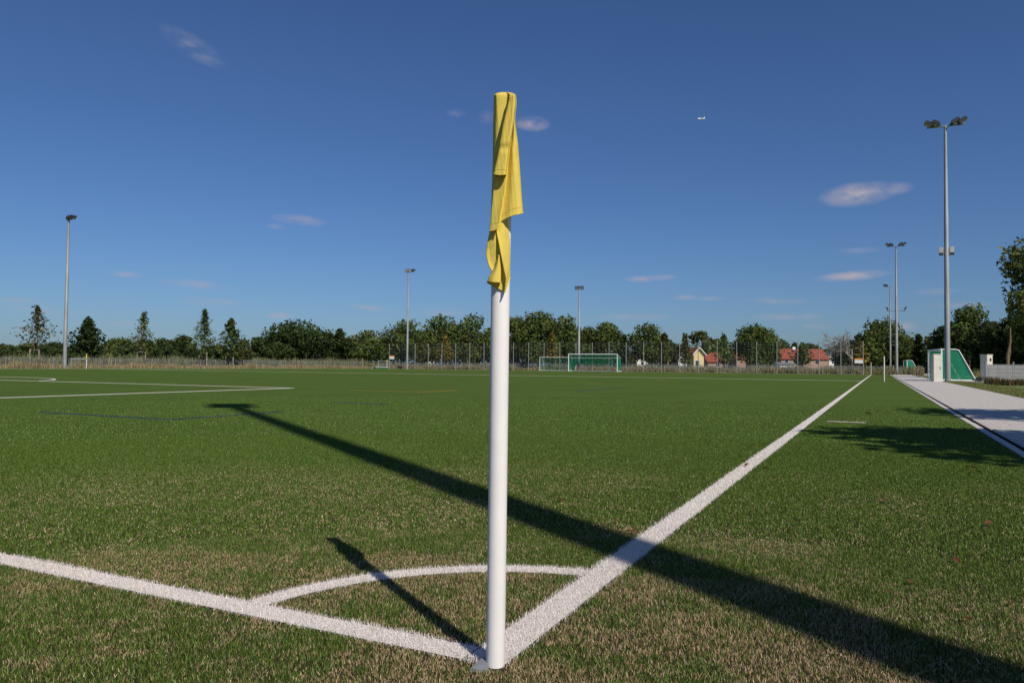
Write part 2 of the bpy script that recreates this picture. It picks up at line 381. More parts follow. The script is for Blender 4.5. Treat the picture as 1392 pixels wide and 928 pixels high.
# --- path with kerb, slot drain and block paving
M['paver'] = material('concrete block', (.50, .462, .43), .9, .12, 14, bump=.15, bscale=160)
M['joint'] = material('sand joint', (.13, .115, .10), .95, .2, 30)
M['kerb'] = material('concrete kerb', (.53, .49, .455), .9, .12, 10, bump=.2, bscale=90)
PV0, PV1 = -4.42, -2.17
path = sheet('path', -30, PV0, 106, PV1 - .01, -.012, M['joint']); tag(path, 'light grey block paved path beside the pitch', 'path')
U_BLK = 34.0
pb = MB(); nrow = int((U_BLK + 6) / .1)
for i in range(nrow):
    x0 = -6 + i * .1; y = PV0 + (0 if i % 2 else -.1)
    while y < PV1 - .02:
        y0 = max(y, PV0) + .005; y1 = min(y + .2, PV1 - .012) - .005; y += .2
        if y1 - y0 < .03: continue
        zt = random.uniform(-.0015, .0015); e = .004; a0, a1 = x0 + .005, x0 + .095
        pb.add([(a0, y0, -.012), (a1, y0, -.012), (a1, y1, -.012), (a0, y1, -.012), (a0 + e, y0 + e, zt), (a1 - e, y0 + e, zt), (a1 - e, y1 - e, zt), (a0 + e, y1 - e, zt)],
               [(4, 5, 6, 7), (0, 1, 5, 4), (1, 2, 6, 5), (2, 3, 7, 6), (3, 0, 4, 7)])
bl = pb.build('paving_blocks', M['paver'], path); bl['kind'] = 'stuff'
fp = MB().add([(U_BLK, PV0, 0), (106, PV0, 0), (106, PV1 - .012, 0), (U_BLK, PV1 - .012, 0)], [(0, 1, 2, 3)]).build('paving', M['paver'], path)
ap = sheet('goal_apron', 53.4, -9.4, 66, PV0 - .004, -.004, M['paver']); tag(ap, 'paved area under the portable goal', 'paving')
ap = sheet('goal_apron', 106.01, -8.6, 139, -2.4, -.004, M['paver']); tag(ap, 'far paved area under the distant portable goal', 'paving')
ks = MB().box(0, 0, -.04, .994, .08, .09).build('kerb_stone', M['kerb'], path); ks.location = (-5.5, -2.065, 0)
for i in range(1, 46):
    c = ks.copy(); COL.objects.link(c); c.parent = path; c.location = (-5.5 + i, -2.065 + random.uniform(-.002, .002), random.uniform(-.002, .002))
kf = MB().box(73, -2.065, -.04, 65, .08, .09).build('kerb', M['kerb'], path)
dr = MB().box(35, -2.136, -.06, 142, .038, .06).build('drain_slot', M['black'], path)
dr2 = MB().box(35, -2.108, -.03, 142, .004, .05).build('drain_edge', M['darkmetal'], path)
verge = sheet('verge', -30, -40, 60, PV0, -.03, M['verge']); tag(verge, 'rough grass verge right of the path', 'verge')

def tuft_field(name, xs, ys, hmin, hmax, w, c0, c1, label, cat, lean=.5, mat='drystalk', z0=-.03, cmix=None):
    n = len(xs); t = rng.random((n, 1)); col = np.array(c0) * (1 - t) + np.array(c1) * t
    if cmix is not None:
        m = rng.random(n) < cmix[1]; col[m] = np.array(cmix[0]) * (.7 + .6 * rng.random((m.sum(), 1)))
    h = (hmin + (hmax - hmin) * rng.random(n)) * (.55 + .9 * vnoise(np.abs(xs) + 9, np.abs(ys) + 9, 1.6, 11))
    v, q, c = make_blades(xs, ys, h, np.full(n, w) * (.5 + rng.random(n)), col, lean); v[:, 2] += z0
    return tag(mesh_np(name, v, q, M[mat], None, c), label, cat, kind='stuff')
n = 42000; t = rng.random(n) ** 1.5; xs = 14 + t * 36; ys = PV0 - .02 - rng.random(n) * np.clip((50 - xs) * .06 + .9, .5, 4) * rng.random(n) ** .4
tuft_field('verge_grass', xs, ys, .04, .12, .012, (.09, .14, .03), (.24, .25, .08), 'uneven green grass growing on the verge beside the path', 'grass', 1.0, cmix=((.3, .24, .12), .25))

# ------------------------------------------------------------------ near corner flag
def flag_material():
    m = material('yellow flag cloth', (.82, .645, .125), .75, .05, 20, trans=.2, spec=.12)
    nt = m.node_tree; N = nt.nodes; L = nt.links; b = N['Principled BSDF']
    tc = N.new('ShaderNodeTexCoord'); nz = N.new('ShaderNodeTexNoise'); nz.inputs['Scale'].default_value = 30; nz.inputs['Detail'].default_value = 4
    L.new(tc.outputs['Object'], nz.inputs['Vector'])
    wv = N.new('ShaderNodeTexNoise'); wv.inputs['Scale'].default_value = 900; L.new(tc.outputs['Object'], wv.inputs['Vector'])
    ad = N.new('ShaderNodeMath'); ad.operation = 'MULTIPLY_ADD'; L.new(wv.outputs['Fac'], ad.inputs[0]); ad.inputs[1].default_value = .12; L.new(nz.outputs['Fac'], ad.inputs[2])
    bp = N.new('ShaderNodeBump'); bp.inputs['Strength'].default_value = .3; bp.inputs['Distance'].default_value = .005
    L.new(ad.outputs[0], bp.inputs['Height']); L.new(bp.outputs[0], b.inputs['Normal'])
    return m
M['flag'] = flag_material()
def fpt(px, py, b):
    q = CAM + (FWD + RGT * ((px - W0 / 2) / FPX) - UPV * ((py - H0 / 2) / FPX)) * (D0 - b); return q
def interp(c, y): return float(np.interp(y, [p[0] for p in c], [p[1] for p in c]))
def catmull(P, n):
    """P (k, ...) control points -> n samples"""
    P = np.asarray(P, float); k = len(P); out = []
    for s in np.linspace(0, k - 1, n):
        i = min(int(s), k - 2); t = s - i
        p0, p1, p2, p3 = P[max(i - 1, 0)], P[i], P[i + 1], P[min(i + 2, k - 1)]
        out.append(.5 * (2 * p1 + (p2 - p0) * t + (2 * p0 - 5 * p1 + 4 * p2 - p3) * t * t + (3 * p1 - p0 - 3 * p2 + p3) * t ** 3))
    return np.array(out)
def cloth(mb, grid, nr, ncol, wrinkle=0.0, hem=None):
    g = np.array(grid, float); g = catmull(g, nr); g = np.swapaxes(catmull(np.swapaxes(g, 0, 1), ncol), 0, 1)
    if wrinkle:
        gx, gy = g[..., 0], g[..., 1]
        g[..., 2] += wrinkle * (np.sin(gx * .55 + gy * .045) * np.sin(gy * .035 + 1.3) + .6 * np.sin(gx * 1.25 - gy * .11 + 2) + .5 * np.sin(gx * .3 + gy * .21))
    vs = [fpt(*g[i, j]) for i in range(nr) for j in range(ncol)]
    if hem:
        j0, j1 = int(ncol * hem[0]), int(ncol * hem[1])
        for back, rad in ((1, .0014), (5, .0008)):
            mb.tube([vs[(nr - back) * ncol + j] for j in range(j0, j1)], rad, 6)
    fs = [(i * ncol + j, i * ncol + j + 1, (i + 1) * ncol + j + 1, (i + 1) * ncol + j) for i in range(nr - 1) for j in range(ncol - 1)]
    mb.add(vs, fs)

cf = thing('corner_flag', (0, 0, 0), 'tall white corner flag pole with yellow flag standing at the near corner', 'corner flag')
pole_pts = [fpt(673.4, 905, 0), fpt(677, 640, 0), fpt(680.2, 395, 0), fpt(685.4, 145, 0)]
pole_pts = [Vector(p) for p in pole_pts]; pole_pts[0].z = -.02
pl = MB().tube([pole_pts[0], pole_pts[1], pole_pts[2], pole_pts[3]], .0244, 40).build('pole', M['white_paint'], cf, True)
MB().tube([pole_pts[3] - Vector((0, 0, .004)), pole_pts[3] + Vector((0, 0, .006))], [.0244, .018], 32).build('end_cap', M['white_paint'], cf, True)
fm = MB()
cl = [(120, 676), (127, 674), (133, 672.3), (140, 671.8), (160, 671), (190, 669.5), (215, 668.5), (250, 668), (285, 667), (318, 665.5)]
c4 = [(120, 694), (127, 694), (145, 690), (170, 684), (200, 679), (225, 675.5), (240, 674), (260, 671.5), (290, 669), (314, 667)]
c5 = [(120, 699), (127, 699), (140, 700.5), (165, 698), (190, 694), (204, 691), (236, 688), (260, 685), (290, 680), (312, 676)]
c8 = [(120, 699.5), (127, 700), (133, 701.5), (140, 702.2), (152, 701), (165, 699.8), (180, 702), (200, 704.5), (235, 707), (265, 709), (291, 711)]
yb = dict(c4s=313.8, c5s=311.8, c0=318, c1=319, c1b=319, c2=318, c3=316, c4=314, c5=311.5, c6=303, c7=294, c7b=291, c8=289, c9=287)
keys = ['c0', 'c1', 'c1b', 'c2', 'c3', 'c4', 'c4s', 'c5s', 'c5', 'c6', 'c7', 'c7b', 'c8', 'c9']
RS, PXM = .0279, 522.0
def axis_x(y): return 686.3 - (y - 130) * (6.1 / 265)
def on_pole(x, y):
    d = (x - axis_x(y)) / PXM; return math.sqrt(max(RS * RS - d * d, 1e-6))
def col_pt(key, t):
    y0 = 129.5; y = y0 + t * (yb[key] - y0); xc = axis_x(y)
    a, b5, r = interp(c4, y), interp(c5, y), interp(c8, y); wob = math.sin(y * .06 + 1.0) * .0012
    def pol(deg, k=1.0): return (xc + math.cos(math.radians(deg)) * RS * k * PXM, math.sin(math.radians(deg)) * RS * k)
    if key == 'c0': x, b = pol(222)
    elif key == 'c1': x, b = pol(183, 1 + .02 * math.sin(y * .05))
    elif key == 'c1b':
        x, b = pol(152, 1.0); b += wob; x = min(x, a - .6)
    elif key == 'c2':
        x = min(pol(128)[0], a - .3); b = max(on_pole(x, y) + .0006, .012)
    elif key == 'c3': x = a + .8; b = max(on_pole(x, y) + .0008, .018)
    elif key == 'c4': x = a - .3; b = max(on_pole(x, y) + .013, .036) + wob
    elif key == 'c4s': x = a + .35; b = max(on_pole(a, y) + .0145, .0385) + wob
    elif key == 'c5s': x = b5 - .5; b = max(.0468, on_pole(b5, y) + .0126)
    elif key == 'c5': x = b5; b = max(.046, on_pole(x, y) + .012)
    elif key == 'c6': x = b5 + 1.2; b = max(.027, on_pole(x, y) + .001)
    elif key == 'c7': x = b5 * .55 + r * .45; b = max(.034 + .010 * t + wob, on_pole(x, y) + .002)
    elif key == 'c7b': x = b5 * .22 + r * .78; b = .027 + .018 * t
    elif key == 'c8': x = r; b = .008 + .020 * t
    else: x = r - 4; b = -.020
    return (x, y, b)
rows = []
for (yy_, k) in ((125.6, .30), (126.4, .62), (128.0, .88)):
    rows.append([(axis_x(130) + (col_pt(q, 0)[0] - axis_x(130)) * k, yy_ + (.4 if q in ('c0', 'c9') else 0), col_pt(q, 0)[2] * k) for q in keys])
cloth(fm, rows + [[col_pt(k, t) for k in keys] for t in np.linspace(0, 1, 22)], 84, 112, .0005, (.30, .97))
# hem sleeve doubled over, hanging free to the second seam
ov = []
for t in np.linspace(0, 1, 16):
    yl = 132 + t * (236.5 - 132); yr = 129 + t * (237 - 129); a = interp(c4, yl) - (2.6 * max(0, t - .75) / .25); b = interp(c5, yr)
    s = .004 * math.exp(-((yl - 203) / 3.) ** 2); e = .008 + .007 * t
    ov.append([(a + 1.2, yl, .030 + e - .008), (a - .2, yl, .044 + e - s), (a * .5 + b * .5, (yl + yr) / 2 + (1 if t == 1 else 0), .051 + e - s), (b - .8, yr, .053 + e - s), (b + .6, yr, .034 + e)])
cloth(fm, ov, 64, 26, .0004, (.15, .9))
# lower part of the cloth, clinging to the pole below the main fold
d0 = [(280, 669), (315, 665.5), (330, 662.5), (347, 660.5), (360, 664), (369, 668.5), (378, 664), (384, 662.5)]
d1 = [(280, 671), (318, 676), (340, 680), (360, 684), (378, 688), (397, 686)]
lo = []
for t in np.linspace(0, 1, 14):
    def yy(b): return 284 + t * (b - 284)
    y0, ym, y1, y2, y3 = yy(384), yy(389), yy(396.5), yy(388), yy(377)
    a = interp(d0, y0); d = interp(d1, y1)
    k_ = min(1, max(0, (t - .22) / .25)); lo.append([(a + 2.5, y0, .008), (a, y0, .012 + .012 * k_ + .005 * math.sin(t * 9)), (a * .6 + d * .4, ym, .0268 + .002 * k_ * math.sin(t * 7)), (d - 2, y1 - 1.5, .0275 + .003 * k_), (d, y1, .0282 + .018 * k_), (d + 1.0, y1 - 1, .0282 + .012 * k_), (d * .45 + 692 * .55, y2, .0280), (693.2, y3, .008), (690, y3, -.02)])
cloth(fm, lo, 48, 56, .0006, (.05, .95))
# small curl of the hem turned into the light
cu = []
for t in np.linspace(0, 1, 7):
    y = 346 + t * 37; xl = interp([(346, 677), (360, 673.5), (372, 667.5), (380, 662.5), (383, 662.5)], y); xr = interp([(346, 679), (365, 680.3), (384, 680)], y)
    cu.append([(xl, y, .034), (xl * .6 + xr * .4, y + .8, .043 + .006 * t), (xr - .5, y + 1.2, .042 + .004 * t), (xr + .8, y + 1, .034)])
cloth(fm, cu, 24, 16)
fl = fm.build('flag', M['flag'], cf, True)
sd = fl.modifiers.new('thickness', 'SOLIDIFY'); sd.thickness = .0006; sd.offset = 0
# ground socket and its loose corner plate
def gpt(px, py, z):
    d = pix_dir(px, py); q = CAM + d * ((z - CAM[2]) / d[2]); return (q[0], q[1], z)
tp_ = [gpt(639, 908, .008), gpt(663, 910, .008), gpt(664, 897, .016), gpt(656.5, 892, .017)]
MB().add(tp_ + [(x, y, -.01) for x, y, z in tp_], [(0, 1, 2, 3), (0, 4, 5, 1), (1, 5, 6, 2), (2, 6, 7, 3), (3, 7, 4, 0)]).build('socket_plate', M['galv'], cf)
MB().tube([(POLE_XY[0], POLE_XY[1], -.05), (POLE_XY[0], POLE_XY[1], .004)], [.0262, .0262], 24, False).build('ground_socket', M['darkmetal'], cf, True)

# distant corner and halfway flags
def far_flag(name, loc, flag_h, label, h=1.5, tilt=0.0):
    t = thing(name, loc, label, 'corner flag')
    MB().tube([(0, 0, -.02), (tilt * .5, 0, h * .5), (tilt, 0, h)], .028, 10).build('pole', M['white_paint'], t, True)
    MB().tube([(tilt, 0, h), (tilt, 0, h + .02)], [.028, .015], 10).build('end_cap', M['white_paint'], t, True)
    if flag_h:
        mb = MB(); g = []
        for i in range(7):
            z = h + .01 - flag_h * i / 6; s = .035 + .035 * i / 6
            g.append([(-s * .8, .02, z), (-s, -.035, z), (0, -.055 + .01 * math.sin(i), z - .02), (s * .9, -.04, z - .03), (s, .02, z)])
        vs = [p for r in g for p in r]
        mb.add(vs, [(i * 5 + j, i * 5 + j + 1, i * 5 + j + 6, i * 5 + j + 5) for i in range(6) for j in range(4)])
        o = mb.build('flag', M['flag'], t, True); sd = o.modifiers.new('thickness', 'SOLIDIFY'); sd.thickness = .004
        o.rotation_euler = (0, 0, -.9)
    return t
far_flag('halfway_flag', (LP / 2 + 1.2, WP + 4.2, 0), .5, 'small yellow flag on white pole beside the mast on the far left side', 1.55)
far_flag('corner_flag', (LP + .3, WP - .2, 0), .45, 'tiny yellow corner flag at the far left end of the tall fence')
far_flag('corner_flag', (LP, .05, 0), 0, 'thin white pole at the far end of the touchline', 1.5)
far_flag('halfway_pole', (LP / 2 - .3, -1.13, 0), 0, 'white pole without flag standing between touchline and path', 1.5, .03)

# ------------------------------------------------------------------ floodlight masts
def floodlight(parent, pos, yaw, pitch, s=1.0):
    o = thing_part('floodlight', parent, pos, (pitch, 0, yaw))
    mb = MB(); mb.box(0, 0, 0, .62 * s, .16 * s, .5 * s)
    for k in range(5): mb.box((-.24 + .12 * k) * s, -.11 * s, 0, .02 * s, .08 * s, .42 * s)
    mb.box(0, 0, -.29 * s, .1 * s, .1 * s, .12 * s)
    h = mb.build('housing', M['darkmetal'], o)
    MB().box(0, .083 * s, 0, .56 * s, .012 * s, .44 * s).build('glass', M['lampglass'], o)
    return o
def thing_part(name, parent, loc, rot):
    o = bpy.data.objects.new(name, None); COL.objects.link(o); o.parent = parent; o.location = loc; o.rotation_euler = rot; o.empty_display_size = .1; return o
def mast(loc, h, label, heads, r0=.155, r1=.075, lower=None, speakers=None, s=1.0):
    t = thing('floodlight_mast', loc, label, 'floodlight', 'floodlight masts around the pitch')
    MB().tube([(0, 0, -.1), (0, 0, h * .33), (0, 0, h * .331), (0, 0, h * .66), (0, 0, h * .661), (0, 0, h)], [r0, r0 * .86 + r1 * .14, r0 * .8 + r1 * .2, r0 * .5 + r1 * .5, r0 * .42 + r1 * .58, r1], 14).build('pole', M['galv'], t, True)
    MB().tube([(0, 0, -.05), (0, 0, .06)], r0 * 1.25, 12).build('base_collar', M['galv'], t, True)
    lo_ = min([q[0] for q in heads] + [-.3]); hi_ = max([q[0] for q in heads] + [.3])
    MB().tube([(0, lo_ - .1, h), (0, hi_ + .1, h)], .05, 8).build('crossarm', M['galv'], t, True)
    for q in heads: floodlight(t, (0, q[0], h + .22 * s + (q[3] if len(q) > 3 else 0)), q[1], q[2], s)
    if lower:
        z, e = lower
        MB().tube([(0, -e, z), (0, e, z)], .045, 8).build('lower_arm', M['galv'], t, True)
        for sgn in (-1, 1): floodlight(t, (0, sgn * e, z + .28), 0 if sgn > 0 else math.pi, -.5, .75)
    if speakers:
        for sgn in (-1, 1):
            mb = MB().box(0, sgn * .30, speakers, .26, .22, .36); mb.box(0, sgn * .16, speakers - .1, .06, .14, .06)
            mb.build('loudspeaker', M['strip'], t)
            MB().box(0, sgn * .30, speakers - .26, .28, .24, .12).build('loudspeaker_horn', M['darkmetal'], t)
    return t
B = math.pi
both = [(.55, .0, -1.02), (.95, .0, -1.02), (-.55, B, -1.02), (-.95, B, -1.02)]
mast((53.2, -4.75, 0), 16.3, 'tall grey mast with two loudspeakers standing beside the path near the portable goal', both, .165, .085, speakers=8.35)
mast(tuple(plan(1219, 95)), 16.3, 'grey mast with a lower crossarm behind the white pole, second along the path', both, .17, .085, lower=(8.1, 1.05))
mast(tuple(plan(1210.5, 142)), 16.3, 'thinnest grey mast along the path, farthest of the three at right', [(.6, 0, -1.0), (.95, 0, -1.0)], .16, .085)
mast((49.8, 77.75, 0), 16.05, 'grey mast standing at the left side of the pitch behind the yellow halfway flag', [(-.4, B, -1.02), (-.7, B, -1.02), (-.15, B, -1.02)], .20, .11)
mast((102.6, 69.4, 0), 16.1, 'grey mast by the left end of the tall mesh fence', [(-.35, B * .7, -.35), (.3, B * .7, -.35), (-1.0, B, -1.1)], .19, .10)
mast((101.6, 38.7, 0), 12.0, 'grey mast standing behind the far green goal', [(-.35, B * .5, -.4), (.35, B * .5, -.4)], .18, .09)
mast((-2.62, -5.45, 0), 16.3, 'grey mast behind the photographer whose shadow crosses the corner', [(-.05, B / 2, .2), (.05, B / 2, .2, .62)], .18, .13, s=1.2).rotation_euler = (0, 0, -2.51)

# slim street lamp beyond the fence
p = plan(1134, 165); t = thing('street_lamp', p, 'slim dark street lamp beyond the fence right of the white house', 'street lamp')
MB().tube([(0, 0, 0), (0, 0, 6.2)], [.09, .05], 8).build('pole', M['darkmetal'], t, True); MB().tube([(0, 0, 6.2), (0, 0, 6.35), (0, 0, 6.6)], [.12, .34, .26], 12).build('lamp_head', M['darkmetal'], t, True)

# ------------------------------------------------------------------ goals
def net_patch(mb, A, Bv, Cv, Dv, sp, w):
    """bilinear patch A-B (top), D-C (bottom) filled with crossing cords"""
    A, Bv, Cv, Dv = map(Vector, (A, Bv, Cv, Dv)); nrm = (Bv - A).cross(Dv - A)
    if nrm.length < 1e-6: nrm = (Cv - Bv).cross(Dv - Cv)
    nrm.normalize()
    nu = max(2, int(max((Bv - A).length, (Cv - Dv).length) / sp)); nv = max(2, int(max((Dv - A).length, (Cv - Bv).length) / sp))
    for i in range(nu + 1):
        t = i / nu; a = A.lerp(Bv, t); b = Dv.lerp(Cv, t)
        if (a - b).length > .02: mb.ribbon(a, b, w, nrm)
    for j in range(nv + 1):
        t = j / nv; a = A.lerp(Dv, t); b = Bv.lerp(Cv, t)
        if (a - b).length > .02: mb.ribbon(a + nrm * .004, b + nrm * .004, w, nrm)
def goal(loc, rz, width, height, dt, db, label, sp=.12, cw=.045, wheels=True, rad=.06, drop=None, lift=0):
    """opening faces -y in local axes; posts at x=+-width/2"""
    t = thing('portable_goal' if wheels else 'football_goal', loc, label, 'goal', None, rz); hw = width / 2
    for s in (-1, 1):
        MB().tube([(s * hw, 0, 0), (s * hw, 0, height)], rad, 12).build('post', M['alu'], t, True)
        pts = [(s * hw, 0, height), (s * hw, dt * .8, height), (s * hw, dt, height - .06), (s * hw, dt + (db - dt) * .1, height - .25), (s * hw, db, .06)] if not drop else [(s * hw, 0, height), (s * hw, dt, height * drop)]
        MB().tube(pts, rad * .6, 8).build('side_frame', M['alu'], t, True)
        MB().tube([(s * hw, 0, .05), (s * hw, db, .05)], rad * .8, 8).build('ground_bar', M['alu'], t, True)
        if wheels:
            w_ = MB().tube([(s * (hw + .03), db + .16, .16), (s * (hw + .13), db + .16, .16)], .16, 14).build('wheel', M['black'], t, True)
            MB().box(s * (hw + .03), db - .06, .12, .06, .25, .08).build('wheel_bracket', M['darkmetal'], t)
    MB().tube([(-hw - rad * .5, 0, height), (hw + rad * .5, 0, height)], rad, 12).build('crossbar', M['alu'], t, True)
    MB().tube([(-hw, db, .05), (hw, db, .05)], rad * .8, 8).build('rear_bar', M['alu'], t, True)
    nb = MB(); h1 = height - .03; x = hw - .02
    if drop:
        hb = height * drop
        MB().tube([(-hw, dt, hb), (hw, dt, hb)], rad * .5, 8).build('net_bar', M['alu'], t, True)
        net_patch(nb, (-x, .03, h1), (x, .03, h1), (x, dt, hb), (-x, dt, hb), sp, cw)
        for k in range(10):   # net hung up at the back, sagging between its hooks
            x0 = -x + 2 * x * k / 10; x1 = -x + 2 * x * (k + 1) / 10
            f = lambda q: hb - .18 - .95 * (1 - (q / x) ** 2) ** .6 * (1.0 + .12 * math.sin(q * 3)) if abs(q) < x * .999 else .25
            net_patch(nb, (x0, dt, hb), (x1, dt, hb), (x1, dt + .15, max(.3, f(x1))), (x0, dt + .15, max(.3, f(x0))), sp, cw)
        for s in (-1, 1): net_patch(nb, (s * x, .03, h1), (s * x, dt, hb), (s * x, dt, .15), (s * x, .03, .15), sp, cw)
    else:
        net_patch(nb, (-x, .03, h1), (x, .03, h1), (x, dt, h1), (-x, dt, h1), sp, cw)
        net_patch(nb, (-x, dt, h1), (x, dt, h1), (x, db, .06), (-x, db, .06), sp, cw)
        for s in (-1, 1): net_patch(nb, (s * x, .03, h1), (s * x, dt, h1), (s * x, db, .06), (s * x, .03, .06), sp, cw)
    nb.build('net', M['net'], t)
    return t
goal((LP, WP / 2, 0), -math.pi / 2, 7.32, 2.44, 1.6, 2.0, 'large white framed goal with green net at the far end of the pitch', .12, .05, wheels=False, drop=.78)
g2 = plan(755, 111.5); goal(tuple(g2), -math.pi / 2 - .05, 5.2, 2.0, .9, 1.5, 'white framed smaller goal standing left of the far green goal', .2, .035, wheels=False, rad=.042)
goal((57.0, -4.25, 0), math.pi + .1, 4.9, 2.06, 1.0, 1.95, 'portable white goal with green net and wheels beside the tall mast', .12, .046, rad=.062)
g3 = plan(1230.5, 118); goal((g3.x, g3.y, 0), math.pi + .1, 4.0, 2.06, .75, 1.7, 'distant small portable goal with green net at the end of the path', .14, .08)

def mini_frame(loc, rz, w, h, label):
    t = thing('training_goal', loc, label, 'goal', None, rz)
    for s in (-1, 1):
        MB().tube([(s * w / 2, 0, 0), (s * w / 2, 0, h)], .045, 8).build('post', M['galv'], t, True)
        MB().tube([(s * w / 2, .03, .04), (s * w / 2, .7, .04)], .045, 8).build('ground_bar', M['galv'], t, True)
    MB().tube([(-w / 2 - .04, 0, h), (w / 2 + .04, 0, h)], .045, 8).build('crossbar', M['galv'], t, True)
    nb = MB(); net_patch(nb, (-w / 2, .03, h), (w / 2, .03, h), (w / 2, .7, .05), (-w / 2, .7, .05), .16, .012); nb.build('net', M['galv'], t)
mini_frame((LP / 2 + 1.6, WP + 6.0, 0), -.5, 1.5, 1.05, 'small white goal frame right behind the yellow halfway flag')
pm = plan(522, 125.5); mini_frame((pm.x, pm.y, 0), -1.0, 1.9, 1.3, 'small white goal frame beside the far corner flag')
pb_ = plan(518, 122); t = thing('ball_box', (pb_.x, pb_.y, 0), 'low dark green box with pale lid at the far corner flag', 'box', None, -.45)
MB().box(0, 0, .14, 2.2, .5, .24).build('body', material('dark green box', (.02, .10, .06), .6), t); MB().box(0, 0, .285, 2.3, .56, .05).build('lid', M['alu'], t)

# ------------------------------------------------------------------ cabinets
def cabinet(loc, rz, w, d, h, label, badge=False):
    t = thing('service_cabinet', loc, label, 'cabinet', 'beige cabinets by the path', rz)
    MB().box(0, 0, h / 2, w, d, h).build('body', M['cabinet'], t); MB().box(0, 0, h + .02, w + .05, d + .05, .04).build('roof', M['cabinet'], t)
    MB().box(0, -d / 2 - .006, h * .5, w * .92, .012, h * .9).build('door', M['cabinet'], t)
    MB().box(w * .36, -d / 2 - .02, h * .5, .03, .03, .16).build('handle', M['darkmetal'], t)
    if badge: MB().tube([(.05, -d / 2 - .02, h - .30), (.05, -d / 2 - .014, h - .30)], .11, 14).build('badge', M['black'], t)
    return t
FACE = _y - math.pi / 2
cabinet((52.4, -4.05, 0), FACE, .46, .35, 1.68, 'narrow beige cabinet standing left of the tall mast base')
cabinet(tuple(plan(1341, 48.2)), FACE + .5, .62, .42, 1.70, 'beige cabinet with dark round badge behind the grey panel fence', True)

# ------------------------------------------------------------------ fences
def ball_fence():
    x = 104.0; v0, v1 = 1.0, 74.0; n = 28; sp = (v1 - v0) / n; h = 4.25
    t = thing('ball_stop_fence', (x, 0, 0), 'tall grey mesh fence behind the far goal', 'fence')
    post = MB().tube([(0, 0, -.1), (0, 0, h)], .055, 8).build('post', M['galv'], t, True); post.location = (0, v0, 0)
    for i in range(1, n + 1):
        c = post.copy(); COL.objects.link(c); c.parent = t; c.location = (0, v0 + sp * i, 0)
    mb = MB()
    for k in range(14):
        z = .1 + k * .315; mb.box(.06, sp / 2, z, .008, sp - .06, .011)
    for k in range(1, 5): mb.box(.075, sp * k / 5, 2.1, .006, .005, 4.05)
    pn = mb.build('mesh_panel', M['galv'], t); pn.location = (0, v0, 0)
    for i in range(1, n):
        c = pn.copy(); COL.objects.link(c); c.parent = t; c.location = (0, v0 + sp * i, 0)
    for v, lab in ((73.4, None), (1.5, None)):
        s = thing('fence_sign', (x - .08, v, 1.95 if v > 50 else 1.75), 'white sign with orange top on the left end post of the tall fence' if v > 50 else 'white and orange sign at the right end of the tall fence', 'sign', None, 0)
        MB().box(0, 0, -.12, .03, .95, .42).build('panel', M['signwhite'], s); MB().box(0, 0, .2, .032, .95, .2).build('header', M['signorange'], s)
ball_fence()
def low_fence(a, b, h, label, n, mat='galv'):
    a = Vector((*a, 0)); b = Vector((*b, 0)); d = b - a; L_ = d.length; rz = math.atan2(d.y, d.x); sp = L_ / n
    t = thing('low_mesh_fence', a, label, 'fence', None, rz)
    post = MB().tube([(0, 0, -.05), (0, 0, h + .05)], .04, 6).build('post', M['galv'], t, True)
    for i in range(1, n + 1):
        c = post.copy(); COL.objects.link(c); c.parent = t; c.location = (sp * i, 0, 0)
    mb = MB()
    for k in range(7): mb.box(sp / 2, .05, .08 + k * (h - .08) / 6, sp - .08, .008, .022)
    for k in range(1, 20): mb.box(sp * k / 20, .06, h / 2, .012, .006, h)
    pn = mb.build('mesh_panel', M['galv'], t)
    for i in range(1, n):
        c = pn.copy(); COL.objects.link(c); c.parent = t; c.location = (sp * i, 0, 0)
low_fence((30, 79.6), (104, 79.6), 1.15, 'low grey mesh fence along the left side of the pitch', 30)
low_fence((106.5, 78), (106.5, -2), 1.1, 'low grey mesh fence behind the tall ball fence', 30)
# grey fence with privacy strips, right
a = plan(1340, 38.5); b = plan(1560, 39.5); d = b - a; rz = math.atan2(d.y, d.x); n = 6; sp = d.length / n
t = thing('strip_fence', a, 'grey metal fence filled with pale strips at the right edge', 'fence', None, rz)
for i in range(n + 1):
    MB().box(sp * i, 0, .57, .06, .05, 1.14).build('post', M['galv'], t); MB().box(sp * i, 0, 1.155, .09, .08, .03).build('post_cap', M['galv'], t)
for i in range(n):
    for k in range(5): 
        o = MB().box(sp * i + sp / 2, -.01, .12 + k * .2, sp - .07, .012, .185).build('strip', M['strip'], t)
    mb = MB()
    for k in range(6): mb.box(sp * i + sp / 2, -.03, .02 + k * .2, sp - .06, .010, .012)
    for k in range(1, 24): mb.box(sp * i + sp * k / 24, -.036, .53, .018, .006, 1.05)
    mb.build('wire_panel', M['galv'], t)

# ------------------------------------------------------------------ vegetation along the fences
def band(n, x0, x1, y0, y1): return x0 + rng.random(n) * (x1 - x0), y0 + rng.random(n) * (y1 - y0)
xs, ys = band(26000, 32, 104, 77.5, 79.4)
tuft_field('dry_grass', xs, ys, .12, .62, .05, (.27, .20, .11), (.46, .36, .23), 'tall straw coloured grass along the left side fence', 'grass', .4, cmix=((.14, .16, .05), .28))
xs, ys = band(24000, 104.4, 106.4, -3, 76)
tuft_field('dry_grass', xs, ys, .15, .62, .06, (.25, .20, .12), (.42, .34, .22), 'tall straw coloured grass along the far fence', 'grass', .4, cmix=((.15, .16, .06), .4))
xs, ys = band(30000, 32, 112, 79.8, 87)
tuft_field('tall_weeds', xs, ys, .45, 1.35, .09, (.08, .10, .05), (.20, .21, .12), 'grey green weeds growing behind the left side fence', 'weeds', .5, cmix=((.33, .30, .12), .2))
xs, ys = band(30000, 106.8, 113, -6, 82)
